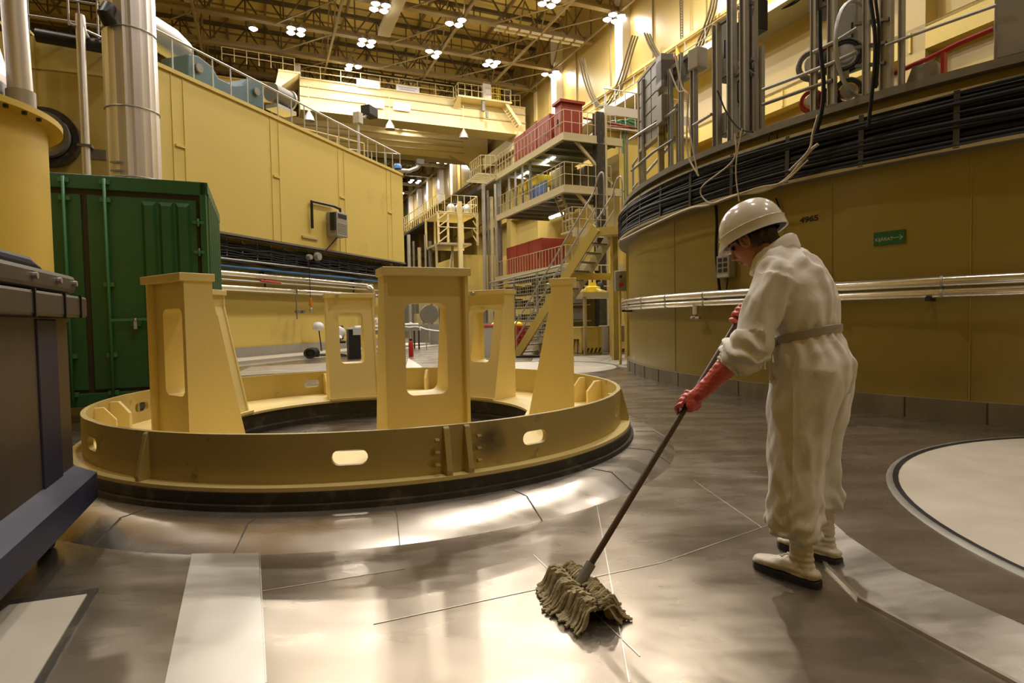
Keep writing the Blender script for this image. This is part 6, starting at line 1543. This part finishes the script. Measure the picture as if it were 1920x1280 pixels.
def rimring(prof):      # profile: (outward offset, height) extruded round the rim, with the peak at the front
    vs = []; 
    for i in range(nu):
        u = 2 * PI * i / nu; pk = max(0, math.cos(u)) ** 5
        for (o_, z_, p_) in prof: vs.append(GC + GX * (.142 + o_ + p_ * pk) * math.cos(u) + LF * (.116 + o_) * math.sin(u) + GZ * (z_ - .012 * pk * (p_ > 0)))
    m_ = len(prof); return vs, [(i * m_ + k, ((i + 1) % nu) * m_ + k, ((i + 1) % nu) * m_ + (k + 1) % m_, i * m_ + (k + 1) % m_) for i in range(nu) for k in range(m_)]
mb = MB(); vs, fs = rimring([(-.004, .004, 0), (-.004, -.030, 0), (.000, -.034, .010), (.005, -.033, .030), (.004, -.026, .026), (.002, .004, 0), (.005, .010, 0), (.0, .014, 0)]); mb.add(vs, fs, True); mb.build('brim', 'helmet', helmet)
mb = MB(); vs, fs = rimring([(-.030, -.028, 0), (-.030, .0, 0), (-.026, .0, 0), (-.026, -.028, 0)]); mb.add(vs, fs, True); mb.build('head_band', 'black', helmet)
# coverall
mb = MB()
T = [(.74, .005, .135, .170), (.80, .002, .152, .188), (.86, .006, .158, .190), (.92, .016, .142, .180), (.97, .024, .122, .158), (1.0, .028, .112, .148), (1.04, .038, .124, .166), (1.12, .056, .138, .186), (1.19, .074, .142, .190), (1.25, .094, .136, .180), (1.30, .112, .116, .145), (1.34, .128, .088, .108), (1.365, .142, .066, .078)]
loft(mb, [(bp(a, 0, z), FW * ra - Z * ra * .12, LF * rb) for z, a, ra, rb in T], 40)
for s in (1, -1):
    mb.ell(lerp(sh[s], bp(.12, 0, 1.25), .1), (.082, .082, .080), 16)
    cf = lerp(el[s], wristp(s), .50)
    limb(mb, [(sh[s], .082), (lerp(sh[s], el[s], .45), .080), (lerp(sh[s], el[s], .8), .078), (el[s] - Z * .005, .084), (lerp(el[s], cf, .55) - Z * .008, .086), (lerp(el[s], cf, .92), .066), (cf, .040)] if s > 0 else
         [(sh[s], .080), (lerp(sh[s], el[s], .5), .072), (el[s], .066), (lerp(el[s], cf, .6), .066), (cf, .040)])
    b0 = .088 * s; ab = .138 * s if s > 0 else -.15; zb = .165 if s > 0 else .225
    loft(mb, [(bp(.0, b0, .86), FW * .13, LF * .10), (bp(.015, b0 * 1.02, .74), FW * .138, LF * .105), (bp(.03, b0 * 1.1, .60), FW * .122, LF * .100), (bp(.036, b0 * 1.25, .46), FW * .108, LF * .094),
              (bp(.034, ab * .95, .34), FW * .106, LF * .092), (bp(.032, ab, zb + .07), FW * .108, LF * .094), (bp(.026, ab, zb + .025), FW * .094, LF * .084), (bp(.018, ab, zb), FW * .060, LF * .054)], 30)
vs, ns, fs = remesh(mb, .0075, 7)
def fold(p, n_):
    d = p - OB; a, b, z = d.dot(FW), d.dot(LF), p.z
    q = Vector((a * 11, b * 11, z * 3.2)); w = noise.noise(q + Vector((0, 0, 7))); w2 = noise.noise(Vector((a * 22 + z * 9, b * 22, z * 8)))
    out = (.5 - abs(w)) * .026 + w2 * .009 - .010
    ang = math.atan2(b, a - .02)
    if .70 < z < 1.16 and abs(b) < .22:
        k = math.exp(-abs(z - .995) / .085); out += .007 * k * math.sin(ang * 17 + 2 * math.sin(z * 20))
    if z < .42:       # gathered cuffs
        k = math.exp(-abs(z - .21) / .07); out += .010 * k * math.sin(z * 85 + 5.5 * noise.noise(Vector((a * 9, b * 9, 3))) * 2 + a * 22) + .010 * k * w2
    if a > .10 and b > .13 and .80 < z < 1.02:      # bunched sleeve
        out += .009 * math.sin((z * .8 - a * .55 + b * .3) * 105 + 2 * w * 4)
    # seat seam
    if z < .96 and a < -.03: out -= .011 * math.exp(-(b / .012) ** 2) * min(1, (.96 - z) / .1)
    # side seam of the leg
    if .2 < z < .9 and b > .1: out += .004 * math.exp(-((a - .02) / .006) ** 2)
    return out
vs = [v + n_ * fold(v, n_) for v, n_ in zip(vs, ns)]
cov = emit(vs, fs, 'coverall', 'cloth', woman)
sm_ = cov.modifiers.new('smooth', 'SMOOTH'); sm_.factor = .5; sm_.iterations = 1
# collar: folded stand-up collar
mb = MB(); nn = 40; vs = []; cz = HZ.lerp(Z, .35).normalized(); cx_ = LF.cross(cz).normalized()
prof = [(.082, -.028), (.072, .012), (.070, .034), (.077, .040), (.086, .030), (.094, .004), (.100, -.018), (.092, -.022)]
for i in range(nn):
    u = 2 * PI * i / nn
    for r_, z_ in prof: vs.append(bp(.160, 0, 1.330) + FW * r_ * 1.0 * math.cos(u) * 1.0 + LF * r_ * math.sin(u) + Z * (z_ - .62 * r_ * math.cos(u) * 1.0) + cz * .004 * math.sin(3 * u))
m_ = len(prof); mb.add(vs, [(i * m_ + k, ((i + 1) % nn) * m_ + k, ((i + 1) % nn) * m_ + (k + 1) % m_, i * m_ + (k + 1) % m_) for i in range(nn) for k in range(m_)], True); mb.build('collar', 'cloth', woman)
# belt and its knot
mb = MB(); vs = []
for i in range(nn):
    u = 2 * PI * i / nn
    for o_, z_ in ((.004, -.018), (.010, -.016), (.011, .014), (.004, .017)):
        vs.append(bp(.026 + (.114 + o_) * math.cos(u), (.152 + o_) * math.sin(u), .992 + z_ - .03 * math.cos(u)))
mb.add(vs, [(i * 4 + k, ((i + 1) % nn) * 4 + k, ((i + 1) % nn) * 4 + (k + 1) % 4, i * 4 + (k + 1) % 4) for i in range(nn) for k in range(4)], True); mb.build('belt', 'belt', woman)
mb = MB(); kq = bp(.125, .125, .965)
for i, (da, dz) in enumerate(((.0, -.15), (.02, -.11), (-.015, -.09), (.03, -.07))):
    P = smooth([kq, kq + FW * da + LF * .02 + Z * dz * .4, kq + FW * da * 1.6 + LF * .015 + Z * dz], 4); mb.tube(P, [.008] * (len(P) - 1) + [.012], 8)
mb.ell(kq, (.020, .018, .022), 10); mb.build('tied_cord', 'boot', woman)
# cuffs with elastic, gloves, boots
for s in (1, -1):
    cf = lerp(el[s], wristp(s), .50); dr = (wristp(s) - el[s]).normalized(); P = []; a_ = dr.cross(Z).normalized(); b_ = dr.cross(a_)
    mb = MB()
    for k_, rr in ((-.012, .046), (.004, .043)):
        mb.tube([cf + dr * k_ + a_ * (rr + .004 * math.sin(9 * x)) * math.cos(x) + b_ * (rr + .004 * math.sin(9 * x)) * math.sin(x) for x in [2 * PI * i / 40 for i in range(40)]], .009, 8, closed=True)
    mb.build('sleeve_cuff', 'cloth', woman)
    mb = MB(); hand(mb, HND[s], wristp(s), 1.12, s)
    limb(mb, [(lerp(el[s], wristp(s), .40), .046), (lerp(el[s], wristp(s), .62), .044), (lerp(el[s], wristp(s), .85), .036), (wristp(s), .034), (lerp(wristp(s), HND[s], .4), .032)], 16)
    vs, ns, fs = remesh(mb, .0035, 2)
    vs = [v + n_ * (.0022 * noise.noise(v * 60) + .0018 * noise.noise(Vector((v.x * 30, v.y * 30, v.z * 110)))) for v, n_ in zip(vs, ns)]
    emit(vs, fs, 'glove', 'glove', woman)
    ft = Vector((-.58, .81, 0)).normalized(); fsd = Vector((-ft.y, ft.x, 0)); an = bp(.01, .138 * s if s > 0 else -.15, 0)
    mb = MB()
    loft(mb, [(an + Z * .30, ft * .042, fsd * .040), (an + Z * .20, ft * .044, fsd * .040), (an + Z * .12 - ft * .002, ft * .046, fsd * .037), (an + Z * .075, ft * .054, fsd * .036), (an + Z * .03 + ft * .0, ft * .062, fsd * .036)], 20)
    P = [(-.045, .050, .036, .030), (.0, .060, .038, .038), (.05, .058, .041, .036), (.10, .048, .045, .028), (.15, .042, .045, .022), (.185, .038, .036, .018), (.20, .036, .022, .013)]
    loft(mb, [(an + ft * x + Z * z_, fsd * w_, Z * h_) for x, z_, w_, h_ in P], 18)
    for x in (-.045, .03): mb.ell(an + ft * x + Z * .045, (.035, .036, .025), 12, ax=(ft, fsd, Z))
    vs, ns, fs = remesh(mb, .004, 3)
    vs = [v + n_ * (.0022 * noise.noise(Vector((v.x * 30, v.y * 30, v.z * 70))) + (.0025 * math.sin(v.z * 260) * math.exp(-abs(v.z - .10) / .03))) for v, n_ in zip(vs, ns)]
    vs = [Vector((v.x, v.y, max(v.z, .020))) for v in vs]
    bt = emit(vs, fs, 'boot', 'boot', woman)
    mb = MB(); out = [(-.078, .016), (-.070, .030), (-.03, .037), (.03, .037), (.09, .042), (.15, .042), (.185, .034), (.205, .016)]
    lp = [an + ft * x + fsd * w_ for x, w_ in out] + [an + ft * x - fsd * w_ for x, w_ in out[::-1]]
    mb.prism(lp, Z * .028); mb.build('sole', 'sole', bt, bevel=.004)
    mb = MB()
    for i in range(4): c_ = an + ft * (.055 + .017 * i) + Z * (.098 - .011 * i); mb.tube([c_ - fsd * .016, c_ + fsd * .016 + ft * .008], .0022, 6); mb.tube([c_ + fsd * .016, c_ - fsd * .016 + ft * .008], .0022, 6)
    mb.build('laces', 'boot', bt)
# ------------------------------------------------------------------ mop
t = thing('mop', 'mop with a dark wooden handle and a shaggy grey-yellow head held by the woman', 'mop', MOPB.xy.to_3d())
mb = MB(); mb.tube([MOPB, MOPT - HD * .03], [.0125, .0125], 12); mb.build('handle', 'wood', t)
mb = MB(); mb.tube([MOPB + HD * .03, MOPB - HD * .09], .020, 12); md = (fl(1130, 1170) - fl(1050, 1085)); md.z = 0; md.normalize(); mx_ = Vector((-md.y, md.x, 0))
mb.box(MOPB.xy.to_3d() + Z * .055, (.30, .05, .025), ax=(md, mx_, Z)); mb.build('clamp', 'steel_dk', t)
random.seed(4); mb = MB(); cbase = MOPB.xy.to_3d()
for i in range(340):
    u = random.uniform(-.17, .17); sd = random.choice((-1, 1)); ln = random.uniform(.05, .105) * (1.1 - abs(u) * 1.6); sw = random.uniform(-.03, .03)
    p0 = cbase + md * u + mx_ * sd * random.uniform(0, .025) + Z * random.uniform(.05, .085)
    P = [p0, p0 + mx_ * sd * ln * .45 + md * sw * .5 + Z * random.uniform(-.005, .02), p0.xy.to_3d() + mx_ * sd * ln * .8 + md * sw + Z * random.uniform(.012, .03), p0.xy.to_3d() + mx_ * sd * ln * 1.15 + md * sw * 1.5 + Z * .007]
    mb.tube(smooth(P, 3), random.uniform(.004, .0075), 5)
mb.build('yarn', 'mop', t)['kind'] = 'stuff'
